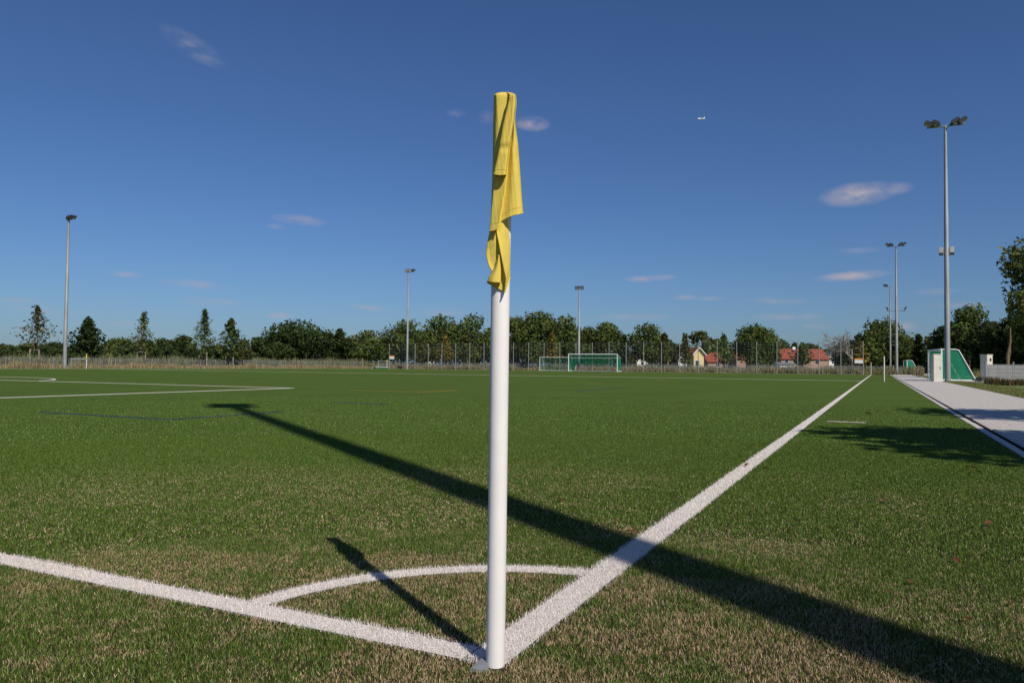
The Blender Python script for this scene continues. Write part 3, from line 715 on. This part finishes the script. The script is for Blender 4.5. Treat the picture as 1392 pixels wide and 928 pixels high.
tuft_field('tall_weeds', xs, ys, .35, 1.0, .09, (.12, .13, .08), (.26, .25, .16), 'grey green weeds growing behind the far fence', 'weeds', .5, cmix=((.32, .28, .15), .25))
xs, ys = band(22000, 66, 165, -30, -2.6); ok = (ys < -12) | (xs > 141); xs, ys = xs[ok], ys[ok]
tuft_field('meadow_grass', xs, ys, .3, .9, .08, (.22, .17, .07), (.30, .24, .10), 'brownish meadow grass beyond the portable goals', 'grass', .5, cmix=((.09, .13, .03), .35))
xs, ys = band(9000, 104.4, 125, -1.7, 1.4)
tuft_field('meadow_grass', xs, ys, .25, .8, .07, (.25, .19, .09), (.36, .28, .14), 'straw coloured grass at the far end of the touchline', 'grass', .5, cmix=((.10, .13, .04), .35))
n = 5000; s_ = rng.random(n); xs = a.x + s_ * d.x - .15 - rng.random(n) * .35; ys = a.y + s_ * d.y + rng.random(n) * .1
tuft_field('fence_weeds', xs, ys, .15, .5, .03, (.05, .06, .03), (.13, .10, .05), 'dark weeds growing at the foot of the grey strip fence', 'weeds', .6, cmix=((.18, .10, .04), .2))

# ------------------------------------------------------------------ trees
def leaf_cards(pts, nrm, size, base, var, lite=None):
    n = len(pts); a = rng.normal(size=(n, 3)); a /= np.linalg.norm(a, axis=1, keepdims=True)
    nn = nrm + a * .9; nn /= np.linalg.norm(nn, axis=1, keepdims=True)
    u = np.cross(nn, rng.normal(size=(n, 3))); u /= np.linalg.norm(u, axis=1, keepdims=True); w = np.cross(nn, u)
    s = size * (.5 + rng.random((n, 1)) * .9); u = u * s; w = w * s * (.55 + .4 * rng.random((n, 1)))
    v = np.zeros((n, 4, 3)); v[:, 0] = pts - u; v[:, 1] = pts + w * .8 + nn * s * .18; v[:, 2] = pts + u; v[:, 3] = pts - w * .8 + nn * s * .18
    t = rng.random((n, 1)); col = np.array(base) * (1 - var + 2 * var * t)
    if lite is not None:
        m = rng.random(n) < lite[1]; col[m] = np.array(lite[0]) * (.75 + .5 * rng.random((m.sum(), 1)))
    return v.reshape(-1, 3), np.arange(4 * n).reshape(-1, 4), np.repeat(col, 4, 0)

GREENS = {'dark': (.038, .060, .018), 'mid': (.068, .098, .024), 'olive': (.085, .095, .028), 'light': (.085, .125, .032), 'yellow': (.19, .155, .035), 'bright': (.10, .14, .035), 'brown': (.16, .085, .035)}
def tree(loc, h, w, kind, colour, label, cat='tree', group=None, nl=2200, leaf=None, trunk=None, seed=0, bottom=None, lite=None, stakes=False, name=None, cdepth=None):
    global rng
    keep = rng; rng = np.random.default_rng(1000 + seed)
    t = thing(name or {'spruce': 'spruce_tree', 'young': 'young_tree', 'bush': 'bush', 'bare': 'dead_tree'}.get(kind, 'tree'), (loc[0], loc[1], -.05), label, cat, group)
    base = np.array(GREENS[colour]); hw = w / 2 * (1.38 if kind in ('oak', 'round', 'bush') else 1.7); leaf = leaf or max(.16, w * .03)
    bot = bottom if bottom is not None else {'oak': .16, 'round': .12, 'bush': .0, 'spruce': .06, 'young': .28, 'sparse': .3, 'bare': .35}[kind]
    P, Nn = [], []; tr = MB(); trad = trunk or (max(.05, h * .010) if kind == 'young' else max(.07, h * .022))
    limbs = []
    if kind in ('oak', 'round', 'bush', 'sparse'):
        nlobe = {'oak': 26, 'round': 20, 'bush': 16, 'sparse': 26}[kind]; cz = h * (bot + (1 - bot) * .5); rz = h * (1 - bot) * .5
        per = nl // nlobe
        for k in range(nlobe):
            d = rng.normal(size=3); d /= np.linalg.norm(d); rr = rng.random() ** .33 * (.86 if kind != 'sparse' else .95)
            if k < 3: d = np.array([rng.normal() * .25, rng.normal() * .25, 1]); d /= np.linalg.norm(d); rr = .86
            taper = 1.0
            c = np.array([d[0] * rr * hw * .80, d[1] * rr * (cdepth or hw) * .80, cz + d[2] * rr * rz * .80])
            if c[2] < h * (bot + .12): c[2] = max(c[2], h * .10)
            s = (.26 + .18 * rng.random()) * (1 if kind != 'sparse' else .52); lr = np.array([hw * s * 1.1, hw * s * 1.1, min(rz, hw) * s * .95])
            q = rng.normal(size=(per, 3)); q /= np.linalg.norm(q, axis=1, keepdims=True); rad = (.35 + .65 * rng.random((per, 1)) ** .45)
            rad *= 1 + .22 * np.sin(q[:, :1] * 5 + k) * np.sin(q[:, 1:2] * 6 + 2 * k)
            pts = c + q * rad * lr; pts[:, 2] = np.maximum(pts[:, 2], .1); P.append(pts); Nn.append(q); limbs.append(c)
        top = Vector((0, 0, h * .72))
    elif kind in ('spruce', 'young'):
        z = h * bot; nb = 0; lay = 34 if kind == 'spruce' else 46
        for k in range(lay):
            f = k / (lay - 1); zz = h * (bot + (1 - bot) * f)
            env = (1 - f) ** (.85) if kind == 'spruce' else min(1, (f + .16) * 4.0) * (1 - f) ** 1.1
            for a in range(5 if kind == 'spruce' else 4):
                th = rng.random() * 6.283; ln = hw * env * ((.55 + .55 * rng.random()) if kind == 'spruce' else (.3 + .85 * rng.random())) + .08
                m = max(5, int(nl / (lay * 4.5))); s = .25 + .75 * rng.random(m) ** .8; droop = (-.25 if kind == 'spruce' else .55)
                e = np.stack([np.cos(th) * ln * s, np.sin(th) * ln * s, zz + droop * ln * s], 1) + rng.normal(size=(m, 3)) * leaf * .8
                P.append(e); Nn.append(np.stack([np.cos(th) * np.ones(m) * .3, np.sin(th) * np.ones(m) * .3, np.ones(m)], 1))
                if kind == 'young' and a < 2: limbs.append(np.array([np.cos(th) * ln * .8, np.sin(th) * ln * .8, zz + droop * ln * .8]))
        top = Vector((0, 0, h * .97))
    if kind == 'bare':
        def br(p, d, ln, r, lev):
            q = p + d * ln; m_ = p + d * ln * .5 + Vector(rng.normal(size=3)) * ln * .06; tr.tube([p, m_, q], [r, r * .8, r * .55], 5, False)
            if lev == 0: return
            for _ in range(4 if lev > 1 else 5):
                dd = (d + Vector(rng.normal(size=3)) * .55 + Vector((0, 0, .12))).normalized(); s = .35 + .65 * rng.random()
                br(p.lerp(q, s), dd, ln * (.55 + .25 * rng.random()), max(r * .55, .03), lev - 1)
        br(Vector((0, 0, 0)), Vector((0, 0, 1)), h * .42, trad, 4)
        tr.build('trunk', M['deadwood'], t, True); rng = keep; return t
    V, Q, C = leaf_cards(np.concatenate(P), np.concatenate(Nn), leaf, base, .35, lite)
    mesh_np('crown', V, Q, M['leaf'], t, C)
    wob = [Vector((rng.normal() * .02 * h, rng.normal() * .02 * h, 0)) for _ in range(3)]
    tp = [Vector((0, 0, -.1)), wob[0] * .3 + Vector((0, 0, h * .2)), wob[1] * .6 + Vector((0, 0, h * .45)), top + wob[1] * .5]
    tr.tube(tp, [trad * 1.25, trad, trad * .7, trad * .2], 8)
    for c in (limbs[::3] if kind == 'young' else limbs[:22]):
        c = Vector(c); z0 = max(h * .15, min(c.z * .62, h * .8)) if kind != 'young' else max(h * .12, c.z - h * .10); s = Vector((0, 0, z0))
        tr.tube([s, s.lerp(c, .5) + Vector((0, 0, .02 * h)), c], [trad * .42, trad * .25, trad * .07], 4, False)
    tr.build('trunk', M['bark'], t, True)
    rng = keep
    if stakes:
        st = thing('tree_stakes', (loc[0], loc[1], 0), 'wooden support stakes around the ' + stakes, 'tree stakes', 'wooden tree stakes', 0.4)
        for k in range(3):
            a = 2.1 * k; MB().tube([(.62 * math.cos(a), .62 * math.sin(a), -.05), (.6 * math.cos(a), .6 * math.sin(a), 2.1)], .06, 6).build('stake', M['wood'], st, True)
            b_ = 2.1 * (k + 1); mx_ = Vector((.6 * math.cos(a), .6 * math.sin(a), 2.02)); my_ = Vector((.6 * math.cos(b_), .6 * math.sin(b_), 2.02))
            MB().tube([mx_, my_], .05, 6).build('rail', M['wood'], st, True)
    return t
M['deadwood'] = material('grey dead wood', (.30, .27, .25), .9, .2, 6)

def ptree(px, top, wpx, depth, kind, colour, label, **k):
    loc = plan(px, depth); h = elev(px, top, depth) * (1.06 if kind in ('oak', 'round') else 1.0); return tree((loc.x, loc.y), h, wm(wpx, depth), kind, colour, label, seed=int(px * 7 + top), **k)
# young staked trees on the left, behind the low fence
YG = 'young staked trees beyond the left fence'
ptree(49, 417, 40, 84, 'young', 'olive', 'young thin tree with reddish lower leaves, leftmost of the staked trees', group=YG, nl=1150, leaf=.15, lite=((.26, .12, .06), .18), stakes='leftmost young tree', bottom=.30)
ptree(119, 435, 40, 89, 'young', 'dark', 'dense dark green young tree behind the yellow halfway flag', group=YG, nl=3600, leaf=.20, bottom=.2)
ptree(194, 425, 32, 94, 'young', 'light', 'slender pale green young tree between dark hedge trees', group=YG, nl=1050, leaf=.14, lite=((.20, .17, .05), .3), stakes='slender pale young tree', bottom=.22)
ptree(277, 422, 32, 100, 'young', 'light', 'tallest narrow young tree left of the rounded oak', group=YG, nl=1700, leaf=.16, stakes='tallest narrow young tree', bottom=.2)
ptree(313, 434, 34, 104, 'young', 'mid', 'pointed green young tree next to the tallest narrow one', group=YG, nl=2400, leaf=.18, lite=((.14, .15, .04), .25), stakes='pointed green young tree', bottom=.18)
ptree(331, 461, 22, 108, 'round', 'olive', 'small olive tree right of the pointed young tree', group=YG, nl=1000)
FG = 'young staked trees beyond the far fence'
for (px, top, w_, c, lab, stk) in ((574, 461, 22, 'olive', 'small olive young tree right of the left fence mast', 0), (605, 456, 20, 'yellow', 'yellow green young tree behind the tall fence left of the flag pole', 'yellow green young tree left of the flag pole'), (632, 449, 24, 'olive', 'brownish olive young tree just left of the flag pole', 'brownish young tree left of the flag pole'),
                                   (725, 456, 26, 'bright', 'bright green young tree just right of the flag pole', 0), (750, 455, 20, 'yellow', 'yellowing narrow young tree left of the far goal', 'yellowing young tree left of the far goal'), (903, 455, 22, 'olive', 'brownish young tree in front of the large oak right of the far goal', 'brownish young tree right of the far goal'),
                                   (931, 455, 15, 'olive', 'narrow olive young tree left of the yellow house', 0), (984, 456, 20, 'bright', 'bright green young tree between the red roofs', 'bright green young tree between the red roofs'), (1021, 462, 18, 'mid', 'small young tree in front of the wide round oak', 'small young tree in front of the round oak'), (1170, 466, 20, 'yellow', 'yellowing young tree by the right end of the tall fence', 0), (1091, 468, 24, 'mid', 'small dark young tree in front of the long red roof', 'small young tree in front of the long red roof')):
    ptree(px, top, w_, 119 if px > 700 else 131, 'young', c, lab, group=FG, nl=1500, leaf=.2, stakes=stk or False, bottom=.2)
# background trees
BG = 'trees behind the pitch'
back = [(8, 471, 44, 150, 'round', 'dark', 'low dark tree at the left edge'), (42, 468, 46, 158, 'round', 'mid', 'low tree behind the leftmost young tree'), (76, 466, 44, 150, 'round', 'dark', 'low dark tree left of the left mast'), (104, 468, 36, 165, 'round', 'dark', 'low dark tree behind the left mast'),
        (137, 473, 36, 150, 'bush', 'mid', 'low bushy tree right of the dark young tree'), (164, 461, 44, 170, 'oak', 'mid', 'broad low tree left of the slender pale tree'), (197, 463, 40, 165, 'round', 'dark', 'dark tree behind the slender pale tree'), (222, 462, 32, 172, 'round', 'dark', 'dark tree right of the slender pale tree'),
        (246, 457, 36, 160, 'round', 'dark', 'rounded dark tree left of the tallest young tree'), (292, 469, 40, 155, 'bush', 'dark', 'low dark tree between the two pointed young trees'), (352, 461, 30, 160, 'round', 'dark', 'dark tree at the left foot of the rounded oak'), (403, 439, 84, 172, 'oak', 'dark', 'large rounded dark oak left of the far goal mast'),
        (384, 452, 46, 176, 'oak', 'dark', 'left shoulder of the large rounded dark oak'), (448, 455, 18, 165, 'spruce', 'dark', 'small dark conifer right of the large rounded oak'), (461, 449, 32, 168, 'young', 'dark', 'pointed dark tree right of the small conifer'), (499, 450, 50, 170, 'round', 'mid', 'round tree with pale patches left of the fence mast'),
        (474, 462, 26, 178, 'round', 'dark', 'low dark tree between pointed tree and round tree'), (549, 439, 54, 185, 'oak', 'mid', 'tall oak behind the left fence mast'), (521, 460, 24, 190, 'round', 'dark', 'dark tree behind the left end of the tall fence'), (577, 452, 28, 195, 'round', 'olive', 'pale tree between two tall oaks'),
        (602, 431, 50, 190, 'oak', 'mid', 'tall green oak left of the flag pole'), (642, 432, 52, 188, 'oak', 'mid', 'broad oak directly left of the flag pole'), (668, 442, 36, 200, 'oak', 'dark', 'dark tree hidden behind the flag pole'), (700, 432, 44, 192, 'oak', 'mid', 'broad oak directly right of the flag pole'),
        (733, 426, 62, 190, 'oak', 'mid', 'tallest oak right of the flag pole'), (768, 433, 50, 186, 'oak', 'mid', 'broad oak left of the far goal mast'), (802, 446, 40, 192, 'round', 'mid', 'green tree behind the far goal mast'), (822, 439, 42, 190, 'oak', 'mid', 'rounded green tree above the far goal'),
        (848, 457, 22, 178, 'spruce', 'dark', 'small dark conifer right of the far goal'), (886, 443, 52, 180, 'oak', 'mid', 'large oak in front of the white gabled house'), (909, 462, 26, 195, 'round', 'dark', 'dark tree right of the large oak'), (927, 469, 26, 215, 'round', 'dark', 'low dark tree behind the narrow olive tree'),
        (955, 446, 32, 186, 'sparse', 'mid', 'thin open crowned tree beside the yellow house'), (972, 462, 24, 215, 'round', 'mid', 'low tree among the red roofs'), (1026, 445, 56, 178, 'oak', 'mid', 'wide round oak left of the long red roof'), (1046, 456, 26, 182, 'round', 'dark', 'right side tree of the wide round oak'),
        (1064, 464, 24, 300, 'round', 'dark', 'distant tree above the left end of the long roof'), (1080, 468, 18, 300, 'spruce', 'dark', 'distant conifer above the chimney'), (1098, 466, 20, 300, 'round', 'dark', 'distant tree above the middle of the long roof'), (1110, 470, 18, 290, 'round', 'mid', 'distant tree above the right end of the long roof'), (1128, 475, 26, 290, 'round', 'dark', 'distant low tree behind the white house'),
        (1147, 467, 28, 170, 'round', 'dark', 'dark tree right of the street lamp'), (1168, 452, 26, 176, 'sparse', 'dark', 'dark tree with dead twigs left of the big oak at the masts'), (1203, 436, 62, 172, 'oak', 'mid', 'large oak behind the two slim masts'), (1182, 452, 36, 168, 'oak', 'mid', 'left half of the large oak behind the masts'), (1234, 461, 30, 170, 'round', 'mid', 'low tree right of the two slim masts'),
        (1249, 457, 17, 160, 'spruce', 'dark', 'small dark conifer between masts at right'), (1263, 460, 26, 158, 'round', 'dark', 'dark tree left of the tall near mast'), (1289, 446, 46, 122, 'oak', 'dark', 'dark tree directly behind the tall near mast'), (1316, 420, 62, 120, 'oak', 'mid', 'tall tree right of the near mast'), (1342, 436, 40, 112, 'oak', 'dark', 'dark tree behind the beige cabinet'),
        (1372, 432, 56, 104, 'oak', 'dark', 'dark tree behind the bright tree at the right edge'), (1414, 428, 60, 100, 'oak', 'dark', 'dark tree beyond the right edge'), (1300, 468, 70, 135, 'bush', 'dark', 'dark undergrowth bush behind the portable goal'), (1350, 470, 70, 125, 'bush', 'dark', 'dark undergrowth bush behind the beige cabinet'), (1215, 470, 60, 180, 'bush', 'dark', 'dark undergrowth bush at the foot of the masts')]
for (px, top, w_, dp, kd, c, lab) in back:
    nl = {'oak': 4200, 'round': 2400, 'bush': 2400, 'spruce': 2200, 'sparse': 1500, 'young': 3000}[kd]
    ptree(px, top, w_, dp, kd, c, lab, group=BG, nl=nl if w_ < 55 else int(nl * 1.5), leaf=max(.28, wm(1.9, dp)), lite=((.13, .15, .04), .22) if c == 'mid' else ((.075, .095, .03), .18), bottom=.04 if kd in ('oak', 'round') else None)
ptree(1158, 430, 34, 160, 'bare', 'brown', 'grey leafless dead tree left of the big oak', trunk=.26)
# dense undergrowth under the far trees, one mass
def undergrowth(spans):
    P, Nn = [], []
    for (x0, x1, dp, top, n) in spans:
        px = x0 + rng.random(n) * (x1 - x0); dd = dp + rng.random(n) * 8
        hh = np.array([elev(p_, top, d_) for p_, d_ in zip(px, dd)]) * (.55 + .75 * vnoise(px + 50, dd * 0 + 7, 9.0, 17))
        z = hh * rng.random(n) ** .8; q = np.array([plan(p_, d_)[:] for p_, d_ in zip(px, dd)]); q[:, 2] = np.maximum(z, .05)
        P.append(q); nn = rng.normal(size=(n, 3)); nn[:, 2] += .6; Nn.append(nn / np.linalg.norm(nn, axis=1, keepdims=True))
    V, Q, C = leaf_cards(np.concatenate(P), np.concatenate(Nn), .42, GREENS['dark'], .4, ((.07, .09, .03), .2))
    tag(mesh_np('undergrowth', V, Q, M['leaf'], None, C), 'dark undergrowth under the far trees', 'undergrowth', kind='stuff')
undergrowth([(-60, 350, 150, 474, 9000), (340, 530, 176, 472, 4500), (520, 860, 200, 470, 8000), (850, 1150, 255, 478, 6000), (1140, 1280, 176, 474, 3600), (1260, 1460, 128, 470, 4000)])
# nearer bright tree at the right edge and the trees whose shade falls on the path
nt_ = plan(1446, 62); tree((nt_.x, nt_.y), 12.4, 8.8, 'oak', 'bright', 'bright sunlit tree at the right edge behind the strip fence', nl=26000, leaf=.19, seed=5, bottom=.0, lite=((.19, .19, .05), .3))
sn = plan(1371, 57); t = thing('broken_trunk', sn, 'pale broken tree trunk behind the grey strip fence', 'tree trunk')
MB().tube([(0, 0, 0), (.10, .02, 1.0), (.02, .05, 1.9), (-.28, -.1, 2.9), (-.36, -.1, 4.0)], [.16, .12, .10, .07, .03], 8).build('trunk', material('orange brown bark', (.22, .15, .075), .9, .3, 8), t, True)
MB().tube([(.08, .02, 1.3), (.34, -.15, 2.1), (.42, -.2, 3.0)], [.10, .07, .03], 6).build('branch', M['bark'], t, True)
tree((4.5, -7.5), 7.0, 3.8, 'oak', 'mid', 'leafy tree right of the path out of view, shading path and turf', nl=5200, leaf=.16, seed=21, bottom=.42)
tree((10.9, -8.7), 6.6, 3.9, 'oak', 'mid', 'second leafy tree right of the path, its shade crossing the paving', nl=4200, leaf=.16, seed=33, bottom=.5)

# ------------------------------------------------------------------ houses
def house(px, depth, wpx, eave, ridge, rz, dpt, wall, roof, label, windows=(), chimney=None, skylights=(), gable=False):
    """front faces -y; rz turns it; wpx = length along x as seen"""
    loc = plan(px, depth); L_ = wm(wpx, depth); he = elev(px, eave, depth); hr = elev(px, ridge, depth); base = -.6
    t = thing('house', (loc.x, loc.y, 0), label, 'house', 'houses beyond the trees', FACE + rz)
    hl = L_ / 2; hd = dpt / 2
    if gable:   # gable end faces the viewer
        MB().add([(-hl, -hd, base), (hl, -hd, base), (hl, -hd, he), (0, -hd, hr), (-hl, -hd, he), (-hl, hd, base), (hl, hd, base), (hl, hd, he), (0, hd, hr), (-hl, hd, he)], [(0, 1, 2, 3, 4), (6, 5, 9, 8, 7), (1, 6, 7, 2), (5, 0, 4, 9)]).build('wall', wall, t)
        for s in (-1, 1):
            o_ = .35; k = (hr - he) / hl
            MB().add([(0, -hd - o_, hr + .12), (s * (hl + o_), -hd - o_, he - o_ * k + .12), (s * (hl + o_), hd + o_, he - o_ * k + .12), (0, hd + o_, hr + .12), (0, -hd - o_, hr - .05), (s * (hl + o_), -hd - o_, he - o_ * k - .05), (s * (hl + o_), hd + o_, he - o_ * k - .05), (0, hd + o_, hr - .05)],
                     [(0, 1, 2, 3), (4, 7, 6, 5), (0, 4, 5, 1), (1, 5, 6, 2), (2, 6, 7, 3)]).build('roof', roof, t)
            MB().tube([(0, -hd - o_ - .03, hr), (s * (hl + o_), -hd - o_ - .03, he - o_ * k)], .14, 4).build('verge_board', M['whitewall'], t)
    else:
        MB().add([(-hl, -hd, base), (hl, -hd, base), (hl, hd, base), (-hl, hd, base), (-hl, -hd, he), (hl, -hd, he), (hl, hd, he), (-hl, hd, he), (-hl, 0, hr), (hl, 0, hr)],
                 [(0, 1, 5, 4), (2, 3, 7, 6), (1, 2, 6, 9, 5), (3, 0, 4, 8, 7)]).build('wall', wall, t)
        o_ = .4
        for s in (-1, 1):
            k = (hr - he) / hd; ye = s * (hd + o_); ze = he - o_ * k
            MB().add([(-hl - o_, 0, hr + .15), (hl + o_, 0, hr + .15), (hl + o_, ye, ze + .15), (-hl - o_, ye, ze + .15), (-hl - o_, 0, hr), (hl + o_, 0, hr), (hl + o_, ye, ze), (-hl - o_, ye, ze)],
                     [(0, 1, 2, 3), (4, 7, 6, 5), (2, 6, 7, 3), (0, 3, 7, 4), (1, 5, 6, 2)]).build('roof', roof, t)
        for fx, fy in skylights:
            MB().box(fx * hl, -hd * fy - .05, he + (hr - he) * (1 - fy) + .25, .7, .9, .12, tilt=Matrix.Rotation(math.atan2(hr - he, hd), 3, 'X')).build('skylight', M['window'], t)
        if chimney is not None: MB().box(chimney * hl, -.2, hr - .1, .8, .6, 1.5).build('chimney', M['whitewall'], t)
    for fx, z, w_, h_ in windows:
        fr = MB().box(fx * hl, -hd - .02, z, w_ + .16, .06, h_ + .16).build('window_frame', M['whitewall'], t); MB().box(fx * hl, -hd - .06, z, w_, .04, h_).build('pane', M['window'], fr)
    return t
house(1084, 218, 66, 487.5, 474.5, .10, 9, M['brickwall'], M['roof'], 'long brick house with red tiled roof and chimney', windows=[(-.78, 2.4, 1.0, 1.0), (-.38, 2.4, 1.0, 1.0), (.05, 2.4, 1.0, 1.0), (.5, 2.4, 1.0, 1.0)], chimney=-.18, skylights=[(-.52, .55), (-.26, .25), (.45, .4)])
house(1064, 208, 22, 495, 493, .10, 5, M['whitewall'], M['greyslate'], 'low white annex in front of the long brick house', windows=[(-.5, .2, .8, .7), (.4, .2, .8, .7)])
house(1122, 250, 8, 484, 478, .3, 6, M['whitewall'], M['greyslate'], 'narrow white house with grey roof right of the red roof', windows=[(.4, 3, .7, 1.4)], gable=True)
house(922, 200, 13, 489, 477.5, .1, 8, M['whitewall'], M['roof'], 'white gabled house with red roof left of the yellow house', gable=True)
house(868, 205, 15, 489, 480, .1, 8, M['whitewall'], M['roof'], 'white gabled house with red roof right of the far goal', gable=True, windows=[(0, 1.6, .8, .9)])
house(945, 150, 14, 480.5, 472.5, .12, 4, M['yellowwall'], M['roof'], 'yellow house with red peaked roof behind the tall fence', gable=True, windows=[(-.3, 1.5, .8, 1.0)])
house(967, 206, 22, 491, 480, .1, 7, M['brickwall'], M['roof'], 'red roofed house right of the yellow house', windows=[(.2, 1.4, 1, .9)])
house(1001, 212, 12, 487, 475, .1, 7, M['brickwall'], M['roof'], 'red roofed house half hidden by the bright green young tree')
house(587, 235, 10, 489, 481, .1, 7, M['whitewall'], M['roof'], 'red roof seen through the trees left of the flag pole')

# ------------------------------------------------------------------ fallen leaves
M['deadleaf'] = material('dry leaf', (.15, .050, .022), .7, .4, 30, trans=.1)
def ground_at(px, py, z=.0):
    d = pix_dir(px, py); t = (z - CAM[2]) / d[2]; return CAM + d * t
leafmesh = []
for k in range(3):
    mb = MB(); n = 7; vs = []
    for i in range(n):
        f = i / (n - 1); w_ = math.sin(math.pi * (f * .92 + .04)) ** .8 * .38
        c = .10 * math.sin(f * 3.1) + .05 * k * f
        vs += [(f - .5, -w_, c + .12 + .05 * k), (f - .5, 0, c), (f - .5, w_ * (.9 - .1 * k), c + .16 - .04 * k)]
    fs = [(i * 3 + j, i * 3 + j + 1, i * 3 + j + 4, i * 3 + j + 3) for i in range(n - 1) for j in range(2)]
    o = mb.add(vs, fs).build('leaf_form', M['deadleaf'], None, True); leafmesh.append(o.data); bpy.data.objects.remove(o)
LG = 'fallen leaves on the turf'
leaves = [(614, 867, .022, 'curled orange leaf lying on the goal line beside the pole'), (762, 678, .042, 'bright reddish leaf on the turf above the mast shadow'), (845, 686, .030, 'small brown leaf on the turf left of the touchline above the shadow'), (838, 706, .026, 'small dark leaf between the reddish leaf and the touchline'), (859, 722, .040, 'dark red leaf lying close to the touchline above the shadow'), (862, 652, .028, 'tiny brown leaf far above the mast shadow'),
          (1015, 631, .055, 'dark leaf lying on the white touchline'), (1041, 636, .05, 'brown leaf just right of the white touchline'), (626, 787, .018, 'tiny dark leaf inside the corner arc'), (1181, 631, .07, 'reddish leaf on the turf just below the tree shadow'), (1203, 679, .05, 'thin reddish leaf on open turf below the tree shadow'), (1345, 711, .05, 'reddish leaf on the turf left of the right edge, above the mast shadow'), (1237, 789, .030, 'dark red leaf on the turf above the mast shadow at right'), (1228, 812, .02, 'tiny red leaf just left below the dark red leaf at right'), (1378, 817, .028, 'orange leaf close to the right edge above the mast shadow'), (1316, 838, .026, 'brown leaf near the right edge, lowest above the mast shadow'), (1320, 635, .07, 'brown leaf in the lower edge of the tree shadow at right'), (1329, 641, .07, 'second brown leaf beside the one in the lower edge of the tree shadow'), (1300, 760, .04, 'small brown leaf on the turf midway between tree shadow and lowest leaves'), (1312, 583, .09, 'brown leaf on the turf at the kerb above the tree shadow'), (1292, 584, .1, 'brown leaf left of the one at the kerb above the tree shadow'), (1180, 562, .1, 'brown leaf on the turf beyond the short white mark'), (1375, 650, .05, 'brown leaf near the right edge below the tree shadow'), (1163, 704, .03, 'small brown leaf on the turf left of the thin reddish leaf')]
for i, (px, py, s, lab) in enumerate(leaves):
    q = ground_at(px, py, .02); o = bpy.data.objects.new('fallen_leaf', leafmesh[i % 3]); COL.objects.link(o)
    o.location = (q[0], q[1], .016); o.scale = (s * 1.1, s * .75, s * .8); o.rotation_euler = (random.uniform(-.3, .3), random.uniform(-.3, .3), random.uniform(0, 6.28)); tag(o, lab, 'leaf', LG)

# ------------------------------------------------------------------ airliner
d = pix_dir(953, 161.5); pos = Vector(CAM + d * 2600)
t = thing('airplane', pos, 'tiny white airplane high in the blue sky', 'airplane', None, FACE + .55); t.rotation_euler = (0, -.10, FACE + .3)
M['plane'] = material('white aircraft paint', (.85, .85, .85), .35, .03, 1)
MB().tube([(-13, 0, 0), (-11.5, 0, 0), (-8, 0, 0), (6, 0, 0), (12, 0, .6), (14, 0, .9)], [.3, 1.4, 2.0, 2.0, .9, .3], 12).build('fuselage', M['plane'], t, True)
for s in (-1, 1):
    MB().add([(-3, s * 1.8, -.6), (3, s * 1.8, -.6), (7, s * 13, .6), (5, s * 13, .6), (-3, s * 1.8, -.2), (3, s * 1.8, -.2), (7, s * 13, .8), (5, s * 13, .8)], [(0, 1, 2, 3), (4, 7, 6, 5), (0, 4, 5, 1), (1, 5, 6, 2), (2, 6, 7, 3), (3, 7, 4, 0)]).build('wing', M['plane'], t)
    MB().tube([(-1.5, s * 5, -1.3), (2, s * 5, -1.3)], .8, 8).build('engine', M['plane'], t, True)
MB().add([(9, -.15, 1), (13, -.15, 1), (15, -.1, 6), (12.5, -.1, 6), (9, .15, 1), (13, .15, 1), (15, .1, 6), (12.5, .1, 6)], [(0, 1, 2, 3), (4, 7, 6, 5), (0, 4, 5, 1), (1, 5, 6, 2), (2, 6, 7, 3), (3, 7, 4, 0)]).build('tail_fin', M['plane'], t)
